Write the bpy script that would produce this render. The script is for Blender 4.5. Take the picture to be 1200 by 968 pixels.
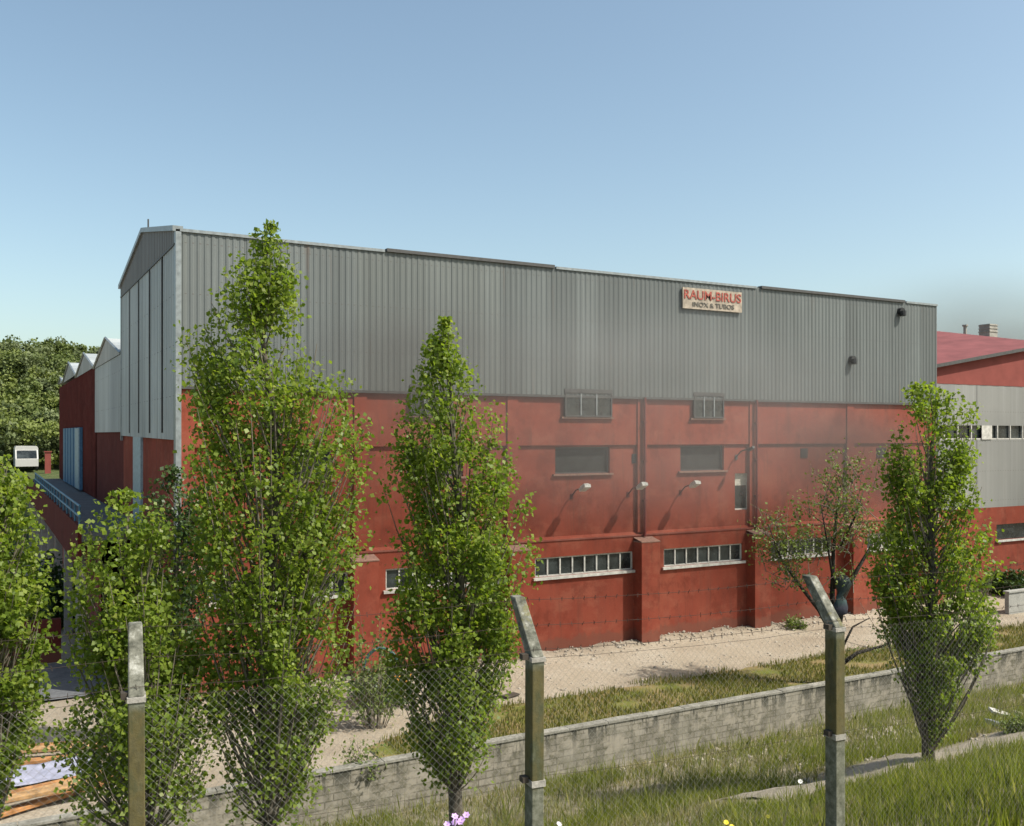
import bpy, bmesh, math, random
import numpy as np
from mathutils import Vector, Matrix, noise
R = math.radians
random.seed(7); rng = np.random.default_rng(7)
sc = bpy.context.scene
for o in list(bpy.data.objects): bpy.data.objects.remove(o)
COL = sc.collection

# ------------------------------------------------------------------ camera
# world: x runs along the long facade, y away from it (building behind), z up, yard level = 0
CZ = 7.95; F = 1121.0; HOR = 509.0; YAW = R(28.96)
cs, sn = math.cos(YAW), math.sin(YAW)            # .875 , .484
cam = bpy.data.objects.new('camera', bpy.data.cameras.new('camera')); COL.objects.link(cam)
cam.location = (0, 0, CZ); cam.rotation_euler = (R(90), 0, -YAW)
cam.data.sensor_width = 36; cam.data.lens = 36 * F / 1200
cam.data.shift_y = (HOR - 484) / 1200
cam.data.clip_start = .1; cam.data.clip_end = 6000
sc.camera = cam
# ------------------------------------------------------------------ world / sun
SUN = Vector((.95, -1.0, 1.7)).normalized()
el = math.asin(SUN.z); az = math.atan2(SUN.x, SUN.y)
w = bpy.data.worlds.new('World'); sc.world = w; w.use_nodes = True
nt = w.node_tree; bg = nt.nodes['Background']
sky = nt.nodes.new('ShaderNodeTexSky'); sky.sky_type = 'NISHITA'; sky.sun_disc = False
sky.sun_elevation = el; sky.sun_rotation = az; sky.air_density = 1.0; sky.dust_density = 2.8; sky.ozone_density = 1.2
sky.altitude = 300
tint = nt.nodes.new('ShaderNodeMix'); tint.data_type = 'RGBA'; tint.blend_type = 'MULTIPLY'; tint.inputs[0].default_value = 1
tint.inputs[7].default_value = (1.07, 1.07, .93, 1)          # slightly hazy, greener air
nt.links.new(sky.outputs[0], tint.inputs[6]); nt.links.new(tint.outputs[2], bg.inputs[0]); bg.inputs[1].default_value = .15
sun = bpy.data.objects.new('sun', bpy.data.lights.new('sun', 'SUN')); COL.objects.link(sun)
sun.data.energy = 5.0; sun.data.angle = R(.6); sun.data.color = (1, .94, .84)
sun.rotation_euler = SUN.to_track_quat('Z', 'Y').to_euler()
sc.view_settings.view_transform = 'Standard'; sc.view_settings.look = 'None'
sc.view_settings.exposure = 0.4; sc.view_settings.gamma = 1
sc.render.engine = 'CYCLES'
sc.cycles.volume_step_rate = 2.0; sc.cycles.volume_max_steps = 64
sc.cycles.volume_bounces = 1; sc.cycles.max_bounces = 6; sc.cycles.transparent_max_bounces = 12

# ------------------------------------------------------------------ helpers
def ray(px): u = (px - 600) / F; return sn + cs * u, cs - sn * u
def on_y(px, T):                 # x where the line of sight of column px meets the plane y=T, and the depth
    a, b = ray(px); k = T / b; return a * k, k
def on_x(px, S):                 # y where it meets the plane x=S
    a, b = ray(px); k = S / a; return b * k, k
def zz(py, D): return CZ - (py - HOR) / F * D
def at(px, D): a, b = ray(px); return a * D, b * D

def tag(o, label=None, cat=None, group=None, kind=None):
    if label: o['label'] = label
    if cat: o['category'] = cat
    if group: o['group'] = group
    if kind: o['kind'] = kind
    return o
def empty(name, loc=(0, 0, 0), rz=0, label=None, cat=None, group=None):
    o = bpy.data.objects.new(name, None); COL.objects.link(o); o.location = loc; o.rotation_euler = (0, 0, rz)
    o.empty_display_size = .2
    return tag(o, label, cat, group)
def link_mesh(name, me, mat, parent=None, smooth=False):
    o = bpy.data.objects.new(name, me); COL.objects.link(o)
    if mat: me.materials.append(mat)
    if parent: o.parent = parent; 
    if parent and parent.type == 'EMPTY' or parent:
        # meshes are written in world coordinates: cancel the parent's placement
        o.matrix_parent_inverse = world_of(parent).inverted()
    if smooth: me.polygons.foreach_set('use_smooth', [True] * len(me.polygons))
    return o
def world_of(o):
    m = Matrix.LocRotScale(o.location, o.rotation_euler, o.scale)
    if o.parent: m = world_of(o.parent) @ o.matrix_parent_inverse @ m
    return m
class MB:
    def __init__(s): s.v = []; s.f = []
    def add(s, vs, fs):
        n = len(s.v); s.v += [tuple(p) for p in vs]; s.f += [tuple(i + n for i in f) for f in fs]; return s
    def box(s, x0, x1, y0, y1, z0, z1, rz=0, c=None):
        vs = [Vector((x, y, z)) for x in (x0, x1) for y in (y0, y1) for z in (z0, z1)]
        if rz:
            c = Vector(c or ((x0 + x1) / 2, (y0 + y1) / 2, 0)); m = Matrix.Rotation(rz, 3, 'Z')
            vs = [m @ (p - c) + c for p in vs]
        return s.add(vs, [(0, 1, 3, 2), (4, 6, 7, 5), (0, 4, 5, 1), (2, 3, 7, 6), (0, 2, 6, 4), (1, 5, 7, 3)])
    def obox(s, m, sx, sy, sz):  # oriented box centred on matrix m
        vs = [m @ Vector((x * sx / 2, y * sy / 2, z * sz / 2)) for x in (-1, 1) for y in (-1, 1) for z in (-1, 1)]
        return s.add(vs, [(0, 1, 3, 2), (4, 6, 7, 5), (0, 4, 5, 1), (2, 3, 7, 6), (0, 2, 6, 4), (1, 5, 7, 3)])
    def quad(s, a, b, c, d): return s.add([a, b, c, d], [(0, 1, 2, 3)])
    def tube(s, pts, rad, n=6, cap=True):
        pts = [Vector(p) for p in pts]; N = len(pts)
        if not hasattr(rad, '__len__'): rad = [rad] * N
        vs = []; fs = []; up = Vector((.13, .21, 1)).normalized()
        for i, p in enumerate(pts):
            d = (pts[min(i + 1, N - 1)] - pts[max(i - 1, 0)]).normalized()
            a = d.cross(up)
            if a.length < .05: a = d.cross(Vector((1, .2, 0)))
            a.normalize(); b = d.cross(a)
            for k in range(n):
                t = 2 * math.pi * k / n; vs.append(p + (a * math.cos(t) + b * math.sin(t)) * rad[i])
        for i in range(N - 1):
            for k in range(n):
                q = (k + 1) % n; fs.append((i * n + k, i * n + q, i * n + n + q, i * n + n + k))
        if cap: fs.append(tuple(range(n))[::-1]); fs.append(tuple((N - 1) * n + k for k in range(n)))
        return s.add(vs, fs)
    def mesh(s, name):
        me = bpy.data.meshes.new(name); me.from_pydata(s.v, [], s.f); me.update(); return me
    def build(s, name, mat, parent=None, smooth=False): return link_mesh(name, s.mesh(name), mat, parent, smooth)
def np_mesh(name, V, Fc):        # V (n,3); Fc (m,k) all faces k-gons
    V = np.asarray(V, dtype=np.float32); Fc = np.asarray(Fc, dtype=np.int32)
    me = bpy.data.meshes.new(name); m, k = Fc.shape
    me.vertices.add(len(V)); me.vertices.foreach_set('co', V.ravel())
    me.loops.add(m * k); me.loops.foreach_set('vertex_index', Fc.ravel())
    me.polygons.add(m); me.polygons.foreach_set('loop_start', np.arange(0, m * k, k, dtype=np.int32))
    me.polygons.foreach_set('loop_total', np.full(m, k, dtype=np.int32))
    me.update(calc_edges=True); me.validate(); return me

# ------------------------------------------------------------------ materials
class N:
    def __init__(s, name):
        s.m = bpy.data.materials.new(name); s.m.use_nodes = True; s.t = s.m.node_tree; s.b = s.t.nodes['Principled BSDF']
        s.tc = s.t.nodes.new('ShaderNodeTexCoord').outputs['Object']
    def n(s, typ, **kw):
        x = s.t.nodes.new(typ)
        for k, v in kw.items():
            if hasattr(x, k): setattr(x, k, v)
            else: x.inputs[k.replace('_', ' ')].default_value = v
        return x
    def L(s, a, b): s.t.links.new(a, b)
    def mapping(s, scale=(1, 1, 1), rot=(0, 0, 0), loc=(0, 0, 0)):
        x = s.n('ShaderNodeMapping'); x.inputs['Scale'].default_value = scale; x.inputs['Rotation'].default_value = rot
        x.inputs['Location'].default_value = loc; s.L(s.tc, x.inputs[0]); return x.outputs[0]
    def noise(s, scale=5, detail=4, rough=.55, vec=None, dist=0):
        x = s.n('ShaderNodeTexNoise'); x.inputs['Scale'].default_value = scale; x.inputs['Detail'].default_value = detail
        x.inputs['Roughness'].default_value = rough; x.inputs['Distortion'].default_value = dist
        s.L(vec or s.tc, x.inputs['Vector']); return x.outputs['Fac']
    def ramp(s, fac, stops, interp='LINEAR'):
        x = s.n('ShaderNodeValToRGB'); x.color_ramp.interpolation = interp
        e = x.color_ramp.elements
        while len(e) < len(stops): e.new(.5)
        for i, (p, c) in enumerate(stops):
            e[i].position = p; e[i].color = (*c, 1) if hasattr(c, '__len__') else (c, c, c, 1)
        s.L(fac, x.inputs[0]); return x.outputs[0]
    def mix(s, fac, a, b, mode='MIX'):
        x = s.n('ShaderNodeMix'); x.data_type = 'RGBA'; x.blend_type = mode
        for v, i in ((fac, 0), (a, 6), (b, 7)):
            if hasattr(v, 'links') or hasattr(v, 'is_output'): s.L(v, x.inputs[i])
            elif hasattr(v, '__len__'): x.inputs[i].default_value = (*v, 1)
            else: x.inputs[i].default_value = v if i == 0 else (v, v, v, 1)
        return x.outputs[2]
    def math(s, op, a, b=0.):
        x = s.n('ShaderNodeMath'); x.operation = op
        for i, v in enumerate((a, b)):
            if hasattr(v, 'is_output'): s.L(v, x.inputs[i])
            else: x.inputs[i].default_value = v
        return x.outputs[0]
    def sep(s, vec=None):
        x = s.n('ShaderNodeSeparateXYZ'); s.L(vec or s.tc, x.inputs[0]); return x.outputs
    def bump(s, h, strength=.3, dist=.02):
        x = s.n('ShaderNodeBump'); x.inputs['Strength'].default_value = strength; x.inputs['Distance'].default_value = dist
        s.L(h, x.inputs['Height']); s.L(x.outputs[0], s.b.inputs['Normal'])
    def done(s, col=None, rough=.8, spec=.3, metal=0):
        if col is not None:
            if hasattr(col, 'is_output'): s.L(col, s.b.inputs['Base Color'])
            else: s.b.inputs['Base Color'].default_value = (*col, 1)
        if hasattr(rough, 'is_output'): s.L(rough, s.b.inputs['Roughness'])
        else: s.b.inputs['Roughness'].default_value = rough
        s.b.inputs['Specular IOR Level'].default_value = spec; s.b.inputs['Metallic'].default_value = metal
        return s.m
def plain(name, col, rough=.6, spec=.4, metal=0, var=.25, scale=6):
    m = N(name); n = m.noise(scale, 5, .6)
    c = m.ramp(n, [(.3, tuple(x * (1 - var) for x in col)), (.7, tuple(min(1, x * (1 + var)) for x in col))])
    return m.done(c, rough, spec, metal)

def mk_red(name, base, streak=.5):
    m = N(name)
    blot = m.noise(.45, 5, .6)
    c = m.ramp(blot, [(.3, tuple(x * .78 for x in base)), (.52, base), (.75, (base[0] * 1.12, base[1] * 1.35, base[2] * 1.35))])
    st = m.noise(1, 4, .6, m.mapping((2.2, 2.2, .22)))
    c = m.mix(m.ramp(st, [(.52, 0), (.78, streak)]), c, (.11, .05, .04))
    big = m.noise(.9, 7, .7, m.mapping((1, 1, 1.5), loc=(3, 8, 2)))
    c = m.mix(m.ramp(big, [(.5, 0), (.62, .42)]), c, (base[0] * 1.25, base[1] * 1.9, base[2] * 2.0))
    big2 = m.noise(1.3, 7, .7, m.mapping((1, 1, .8), loc=(13, 2, 7)))
    c = m.mix(m.ramp(big2, [(.52, 0), (.62, .45)]), c, tuple(x * .5 for x in base))
    st3 = m.noise(1, 5, .7, m.mapping((6, 6, .35), loc=(1, 3, 9)))
    c = m.mix(m.ramp(st3, [(.56, 0), (.7, .5)]), c, (base[0] * .45, base[1] * .8, base[2] * .9))
    sz = m.sep()[2]; splash = m.math('ADD', sz, m.math('MULTIPLY', m.noise(3.5, 5, .7), -.9))
    c = m.mix(m.ramp(splash, [(-.1, .6), (.15, 0)]), c, (.15, .07, .05))
    fine = m.noise(14, 6, .7)
    c = m.mix(m.ramp(fine, [(.62, 0), (.8, .35)]), c, (.38, .25, .2))
    c = m.mix(m.ramp(m.noise(30, 3, .6), [(.3, .18), (.7, 0)]), c, (.09, .03, .02))
    m.bump(m.noise(40, 5, .6), .25, .01)
    return m.done(c, .93, .12)
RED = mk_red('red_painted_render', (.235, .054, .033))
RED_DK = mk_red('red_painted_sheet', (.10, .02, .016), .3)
def mk_clad(name, base, sheet=1.0, streak=.5, axis=0):
    m = N(name); s = m.sep()
    q = m.math('FLOOR', m.math('DIVIDE', s[axis], sheet))
    wn = m.n('ShaderNodeTexWhiteNoise', noise_dimensions='1D'); m.L(q, wn.inputs['W'])
    c = m.mix(wn.outputs['Value'], tuple(x * .86 for x in base), tuple(x * 1.14 for x in base))
    st = m.noise(1, 5, .65, m.mapping((1.6, 1.6, .10)))
    c = m.mix(m.ramp(st, [(.45, 0), (.75, streak)]), c, tuple(x * .45 for x in base))
    wn2 = m.n('ShaderNodeTexWhiteNoise', noise_dimensions='1D'); m.L(m.math('ADD', m.math('FLOOR', m.math('DIVIDE', s[axis], sheet * 5.3)), 17.), wn2.inputs['W'])
    c = m.mix(m.ramp(wn2.outputs['Value'], [(.4, 0), (1, .5)]), c, (base[0] * 1.35, base[1] * 1.3, base[2] * 1.2))
    lap = m.math('LESS_THAN', m.math('FRACT', m.math('DIVIDE', s[axis], sheet)), .035)
    c = m.mix(m.math('MULTIPLY', lap, .55), c, tuple(x * .4 for x in base))
    zf = m.math('FRACT', m.math('MULTIPLY', s[2], .66)); hl = m.math('LESS_THAN', zf, .018)
    dots = m.math('LESS_THAN', m.math('FRACT', m.math('MULTIPLY', s[axis], 4.762)), .3)
    c = m.mix(m.math('MULTIPLY', m.math('MULTIPLY', hl, dots), .6), c, (.07, .05, .04))
    rs = m.noise(1, 5, .7, m.mapping((2.4, 2.4, .16), loc=(31, 5, 8)))
    c = m.mix(m.ramp(rs, [(.60, 0), (.74, .55)]), c, (.13, .075, .045))
    st2 = m.noise(1, 4, .6, m.mapping((5, 5, .05), loc=(3, 7, 1)))
    c = m.mix(m.ramp(st2, [(.55, 0), (.8, .5)]), c, tuple(min(1, x * 1.7) for x in base))
    c = m.mix(m.ramp(m.noise(.25, 3, .5), [(.35, .35), (.65, 0)]), c, tuple(x * .6 for x in base))
    m.bump(m.noise(3, 3, .5), .15, .02)
    return m.done(c, .55, .45, .15)
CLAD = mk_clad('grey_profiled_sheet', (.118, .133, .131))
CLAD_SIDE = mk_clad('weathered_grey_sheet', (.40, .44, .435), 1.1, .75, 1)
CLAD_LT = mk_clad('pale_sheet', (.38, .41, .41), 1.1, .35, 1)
TRIM = plain('light_metal_trim', (.22, .245, .25), .45, .5, .3)
DARKTRIM = plain('dark_trim', (.06, .06, .058), .6)
WHITE = plain('white_paint', (.46, .45, .41), .7, .25, 0, .3, 5)
BLACK = plain('black_plastic', (.02, .022, .024), .5)
CAP = plain('weathered_cement_cap', (.22, .13, .10), .9, .2, 0, .3, 9)
def mk_glass():
    m = N('dark_window_glass'); c = m.ramp(m.noise(1.3, 3, .6), [(.38, (.010, .013, .013)), (.7, (.05, .06, .06))])
    return m.done(c, m.ramp(m.noise(2.5, 3), [(.3, .12), (.7, .35)]), .5)
GLASS = mk_glass()
DARK_OPENING = plain('opening_interior_dark', (.016, .018, .017), .7, .3, 0, .5, 3)  # near black colour stands in for the unlit interior of the open windows
BLUE = plain('blue_painted_steel', (.04, .14, .22), .5)
BLUEDOOR = plain('blue_door_paint', (.06, .15, .26), .5)
PALEDOOR = plain('pale_door_paint', (.26, .34, .38), .5)
def mk_concrete(name, a, b, scale=3):
    m = N(name); c = m.ramp(m.noise(scale, 8, .65), [(.3, a), (.7, b)])
    c = m.mix(m.ramp(m.noise(scale * 8, 4, .7), [(.35, .4), (.6, 0)]), c, tuple(x * .5 for x in a))
    m.bump(m.noise(25, 6, .7), .5, .02); return m.done(c, .92, .2)
CONC = mk_concrete('old_concrete', (.26, .25, .22), (.42, .40, .36))
# ground materials
def mk_sand():
    m = N('sandy_yard_gravel')
    c = m.ramp(m.noise(.35, 7, .6), [(.3, (.24, .20, .15)), (.5, (.33, .285, .22)), (.7, (.39, .35, .285))])
    c = m.mix(m.ramp(m.noise(9, 6, .75), [(.42, .55), (.58, 0)]), c, (.22, .18, .13))
    c = m.mix(m.ramp(m.noise(22, 4, .7), [(.58, 0), (.7, .7)]), c, (.48, .44, .38))
    m.bump(m.noise(12, 8, .75), .8, .05); return m.done(c, .95, .1)
SAND = mk_sand()
def mk_dirt(name, dry, green, lo=.45):
    m = N(name); n = m.noise(.7, 7, .65)
    c = m.ramp(n, [(lo - .1, dry), (lo + .1, green)])
    c = m.mix(m.ramp(m.noise(12, 6, .7), [(.3, .45), (.5, 0)]), c, (.07, .06, .035))
    c = m.mix(m.ramp(m.noise(30, 4, .7), [(.6, 0), (.72, .5)]), c, (.40, .36, .27))
    m.bump(m.noise(14, 8, .75), .8, .06); return m.done(c, .95, .1)
HILLSIDE = mk_dirt('dry_hillside_soil', (.27, .235, .17), (.14, .145, .06), .60)
VERGE = mk_dirt('verge_turf', (.24, .18, .085), (.13, .145, .03), .52)
FARGREEN = mk_dirt('far_scrub', (.09, .10, .04), (.05, .08, .025), .5)
PATH = mk_dirt('trodden_dirt_path', (.34, .30, .24), (.26, .235, .18), .5)
ASPH = mk_concrete('grey_asphalt', (.10, .105, .11), (.16, .165, .17), 1.2)
def mk_block():
    m = N('grey_block_masonry')
    s = m.sep(); cb = m.n('ShaderNodeCombineXYZ'); m.L(s[0], cb.inputs[0]); m.L(s[2], cb.inputs[1])
    br = m.n('ShaderNodeTexBrick'); m.L(cb.outputs[0], br.inputs['Vector'])
    br.inputs['Scale'].default_value = 1.0; br.inputs['Brick Width'].default_value = .40; br.inputs['Row Height'].default_value = .165
    br.inputs['Mortar Size'].default_value = .018; br.inputs['Mortar Smooth'].default_value = .3; br.inputs['Bias'].default_value = -.1
    br.inputs['Color1'].default_value = (.27, .25, .21, 1); br.inputs['Color2'].default_value = (.20, .185, .15, 1)
    br.inputs['Mortar'].default_value = (.13, .12, .095, 1)
    c = m.mix(m.ramp(m.noise(5, 6, .7), [(.38, .75), (.58, 0)]), br.outputs['Color'], (.10, .095, .065))
    c = m.mix(m.ramp(m.noise(.8, 5, .6), [(.5, 0), (.75, .5)]), c, (.36, .34, .29))
    c = m.mix(m.ramp(m.noise(2.2, 6, .7, m.mapping((1, 1, 1.6), loc=(9, 4, 3))), [(.5, 0), (.6, .8)]), c, (.30, .275, .225))
    st = m.noise(1, 4, .65, m.mapping((3.0, 3.0, .5), loc=(5, 0, 2)))
    top = m.ramp(s[2], [(-.4, 0), (.35, .9)]) if False else m.math('MULTIPLY', m.ramp(m.math('MULTIPLY', s[2], 1.), [(0, .25), (.4, 1.)]), m.ramp(st, [(.50, 0), (.56, .95)]))
    c = m.mix(top, c, (.055, .055, .045))
    m.bump(m.math('ADD', br.outputs['Fac'], m.noise(18, 6, .7)), -.5, .02)
    return m.done(c, .93, .15)
BLOCK = mk_block()
def mk_moss_post():
    m = N('lichen_covered_concrete'); s = m.sep()
    c = m.ramp(m.noise(14, 8, .7), [(.3, (.06, .065, .042)), (.5, (.13, .135, .10)), (.7, (.22, .225, .18))])
    lich = m.ramp(m.noise(3.5, 6, .65, m.mapping((2, 2, .8))), [(.3, (.045, .042, .02)), (.48, (.10, .082, .028)), (.62, (.055, .06, .026)), (.75, (.13, .135, .09))])
    a = m.math('ADD', s[2], m.math('MULTIPLY', m.noise(6, 3), .12))
    k1 = m.ramp(m.math('SUBTRACT', a, 5.2), [(0, 0), (.05, 1), (.93, 1), (1, 0)])
    c = m.mix(m.math('MULTIPLY', k1, .85), c, lich)
    c = m.mix(m.ramp(m.noise(9, 5, .7), [(.58, 0), (.68, .7)]), c, (.09, .095, .06))
    m.bump(m.noise(30, 6, .7), .5, .01); return m.done(c, .9, .2)
POST = mk_moss_post()
def mk_post_top():
    m = N('bleached_concrete_arm')
    c = m.ramp(m.noise(9, 8, .7), [(.38, (.06, .062, .048)), (.54, (.16, .16, .13)), (.68, (.36, .36, .32))])
    c = m.mix(m.ramp(m.noise(5, 5, .7), [(.56, 0), (.64, .8)]), c, (.14, .13, .06))
    m.bump(m.noise(30, 6, .7), .6, .01); return m.done(c, .9, .2)
POSTTOP = mk_post_top()
WIRE = plain('galvanised_wire', (.24, .235, .21), .6, .4, .2)
OLDWIRE = plain('rusted_wire', (.05, .038, .03), .8, .2)
RUST = plain('rusty_clamp', (.05, .04, .03), .8)
def mk_leaf(name, cols, spec=.5, rough=.38, trans=.35):
    m = N(name); g = m.n('ShaderNodeNewGeometry')
    c = m.ramp(g.outputs['Random Per Island'], cols)
    c = m.mix(m.ramp(m.noise(1.6, 3, .6), [(.35, .6), (.62, 0)]), c, tuple(x * .9 for x in cols[0][1]))
    m.done(c, rough, spec)
    tr = m.n('ShaderNodeBsdfTranslucent'); hs = m.mix(1.0, c, (1.15, 1.2, .5), 'MULTIPLY'); m.L(hs, tr.inputs[0])
    mx = m.n('ShaderNodeMixShader'); mx.inputs[0].default_value = trans
    out = m.t.nodes['Material Output']; m.L(m.b.outputs[0], mx.inputs[1]); m.L(tr.outputs[0], mx.inputs[2]); m.L(mx.outputs[0], out.inputs[0])
    return m.m
LEAF = mk_leaf('poplar_leaf', [(0, (.11, .175, .022)), (.45, (.21, .285, .036)), (.9, (.27, .335, .055)), (1, (.32, .35, .08))], .35, .45, .55)
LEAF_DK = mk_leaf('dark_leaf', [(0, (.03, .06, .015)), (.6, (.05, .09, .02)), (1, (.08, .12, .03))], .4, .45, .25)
LEAF_OL = mk_leaf('olive_twig_leaf', [(0, (.09, .13, .03)), (.6, (.15, .20, .045)), (1, (.22, .25, .08))], .3, .6, .3)
LEAF_FAR = mk_leaf('far_tree_leaf', [(0, (.08, .11, .03)), (.5, (.12, .16, .04)), (1, (.17, .20, .06))], .3, .6, .2)
GRASS = mk_leaf('green_grass_blade', [(0, (.12, .15, .02)), (.5, (.19, .235, .035)), (.8, (.27, .28, .065)), (1, (.42, .38, .2))], .3, .5, .5)
DRYGR = mk_leaf('dry_weed_blade', [(0, (.16, .17, .055)), (.35, (.25, .23, .11)), (.7, (.38, .33, .2)), (1, (.5, .46, .32))], .2, .7, .4)
BARK = plain('poplar_bark', (.085, .075, .06), .9, .2, 0, .6, 12)
BARK_PALE = plain('pale_twig_bark', (.15, .13, .10), .9, .2, 0, .4, 12)
BARK_DK = plain('dark_bark', (.035, .03, .024), .9, .2, 0, .5, 9)
REDROOF = plain('red_roof_sheet', (.17, .055, .055), .75, .2, 0, .2, 1)
BROWNRED = plain('brown_red_wall', (.20, .055, .045), .85, .2, 0, .15, 1)
PALEPANEL = mk_clad('pale_grey_panel', (.21, .215, .21), 4.0, .12)
WOOD = plain('orange_plank_wood', (.30, .15, .06), .8, .2, 0, .55, 4)
WOOD2 = plain('tan_plank_wood', (.34, .21, .10), .8, .2, 0, .5, 4)
TARP = plain('pale_blue_sheet', (.28, .29, .37), .6, .3, 0, .25, 4)
SIGNRED = plain('sign_red', (.30, .07, .05), .7, .3, 0, .6, 9)
SIGNBLK = plain('sign_black', (.12, .11, .09), .7, .3, 0, .6, 9)
SIGNBG = plain('sign_board_cream', (.33, .28, .22), .7, .3, 0, .4, 5)
ROCK = mk_concrete('broken_rubble', (.27, .235, .185), (.42, .38, .32), 4)

# ------------------------------------------------------------------ terrain
def hz(x, y):     # height of the hillside below the fence
    pts = [(-60, 3.4), (4, 3.95), (6.9, 3.85), (9, 2.85), (12.2, 1.45), (13.4, 1.15), (16, .2), (20.6, -.75)]
    if y <= pts[0][0]: z = pts[0][1]
    elif y >= pts[-1][0]: z = pts[-1][1]
    else:
        for (a, za), (b, zb) in zip(pts, pts[1:]):
            if a <= y <= b:
                z = za + (zb - za) * (y - a) / (b - a); break
    k = min(1, max(0, (20.3 - y) / 2)) * min(1, max(0, (y + 2) / 4))
    return z + k * (.16 * noise.noise((x * .5, y * .5, 0)) + .06 * noise.noise((x * 1.7, y * 1.7, 3)))
def grid(name, xs, ys, zf, mat, thick=None):
    V = [(x, y, zf(x, y)) for y in ys for x in xs]; n = len(xs)
    Fc = [(j * n + i, j * n + i + 1, (j + 1) * n + i + 1, (j + 1) * n + i) for j in range(len(ys) - 1) for i in range(n - 1)]
    me = np_mesh(name, V, Fc); o = link_mesh(name, me, mat, None, True); tag(o, kind='structure'); return o
xs = [-400, -200, -100, -60, -40, -30] + list(np.arange(-24, 46, .45)) + [50, 60, 80, 120, 200, 400]
ys = [-60, -30, -15, -8, -4] + list(np.arange(-2, 20.5, .4)) + [20.5]
grid('hillside', xs, ys, hz, HILLSIDE)
def gz(x, y): return 0
far = [-3000, -1500, -600, -300, -150, -80, -40, -20, -10, 0, 10, 20, 30, 40, 50, 60, 80, 150, 300, 600, 1500, 3000]
def yardz(x, y):
    return .05 * noise.noise((x * .3, y * .3, 5)) * (1 if abs(x) < 50 and y < 60 else 0)
ys2 = [20.5] + list(np.arange(21, 46, .5)) + [50, 60, 80, 150, 300, 600, 1500, 3000]
xs2 = [-3000, -1500, -600, -300, -150, -80, -40, -25] + list(np.arange(-20, 60, .5)) + [65, 80, 150, 300, 600, 1500, 3000]
def ground_z(x, y):
    if y < 21: return -.06
    z = .035 * noise.noise((x * .45, y * .45, 5)) if (-25 < x < 62 and y < 50) else 0
    if 4.5 < x < 39.5 and 28.2 < y < 29.7:      # sandy spoil banked up against the foot of the facade
        z += .16 * (y - 28.2) / 1.4 * (1 + noise.noise((x * 1.1, y, 1)))
    return z
grid('ground', xs2, ys2, ground_z, SAND)
# grass verge between the block wall and the sandy yard
def verge_edge(x): return 24.7 + .35 * noise.noise((x * .35, 2, 2)) - max(0, 11.5 - x) * .55
vx = list(np.arange(8.5, 60, .4)); V = []; Fc = []
for x in vx:
    e = max(20.7, verge_edge(x))
    for j in range(9):
        y = 20.6 + (e - 20.6) * j / 8
        V.append((x, y, max(ground_z(x, y), 0) + .035 + .03 * noise.noise((x, y, 8)) - (.05 if j == 8 else 0)))
for i in range(len(vx) - 1):
    for j in range(8): Fc.append((i * 9 + j, i * 9 + 9 + j, i * 9 + 10 + j, i * 9 + j + 1))
tag(link_mesh('verge', np_mesh('verge', V, Fc), VERGE, None, True), kind='structure')
# asphalt lane at the far left, beside the workshop
grid('road', list(np.arange(-14, 5.05, 1)), list(np.arange(31.5, 36.8, .5)), lambda x, y: .06, ASPH)
# dirt path across the hillside
px_ = list(np.arange(12.5, 44, .4))
V = []; Fc = []
for x in px_:
    for j in range(6):
        c0 = 13.5 + .25 * noise.noise((x * .3, 0, 0)); y = c0 + (j - 2.5) * .36
        V.append((x, y, hz(x, y) + (.03 if 0 < j < 5 else -.03)))
for i in range(len(px_) - 1):
    for j in range(5): Fc.append((i * 6 + j, i * 6 + 6 + j, i * 6 + 7 + j, i * 6 + j + 1))
tag(link_mesh('path', np_mesh('path', V, Fc), PATH, None, True), kind='structure')
# wooded hill, far left
def w2(X, D): return cs * X + sn * D, -sn * X + cs * D
def hillz(X, D):
    a = min(1, max(0, (D - 66) / 16)); z = -.3 + 4.6 * a * a * (3 - 2 * a)
    b = min(1, max(0, (D - 88) / 66)); z += 13.5 * b * b * (3 - 2 * b)
    c = max(0, (X + 72) / 30); z -= 3.5 * min(1, c)*b
    c = max(0, (D - 175) / 200); z -= 14 * min(1, c)
    return z + .5 * noise.noise((X * .08, D * .08, 1)) * a
HX = list(np.arange(-170, -19, 5)); HD = list(np.arange(66, 400, 7)); V = []; n = len(HX)
for D in HD:
    for X in HX:
        x, y = w2(X, D); V.append((x, y, hillz(X, D)))
Fc = [(j * n + i, j * n + i + 1, (j + 1) * n + i + 1, (j + 1) * n + i) for j in range(len(HD) - 1) for i in range(n - 1)]
tag(link_mesh('hill', np_mesh('hill', V, Fc), FARGREEN, None, True), kind='structure')

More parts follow.
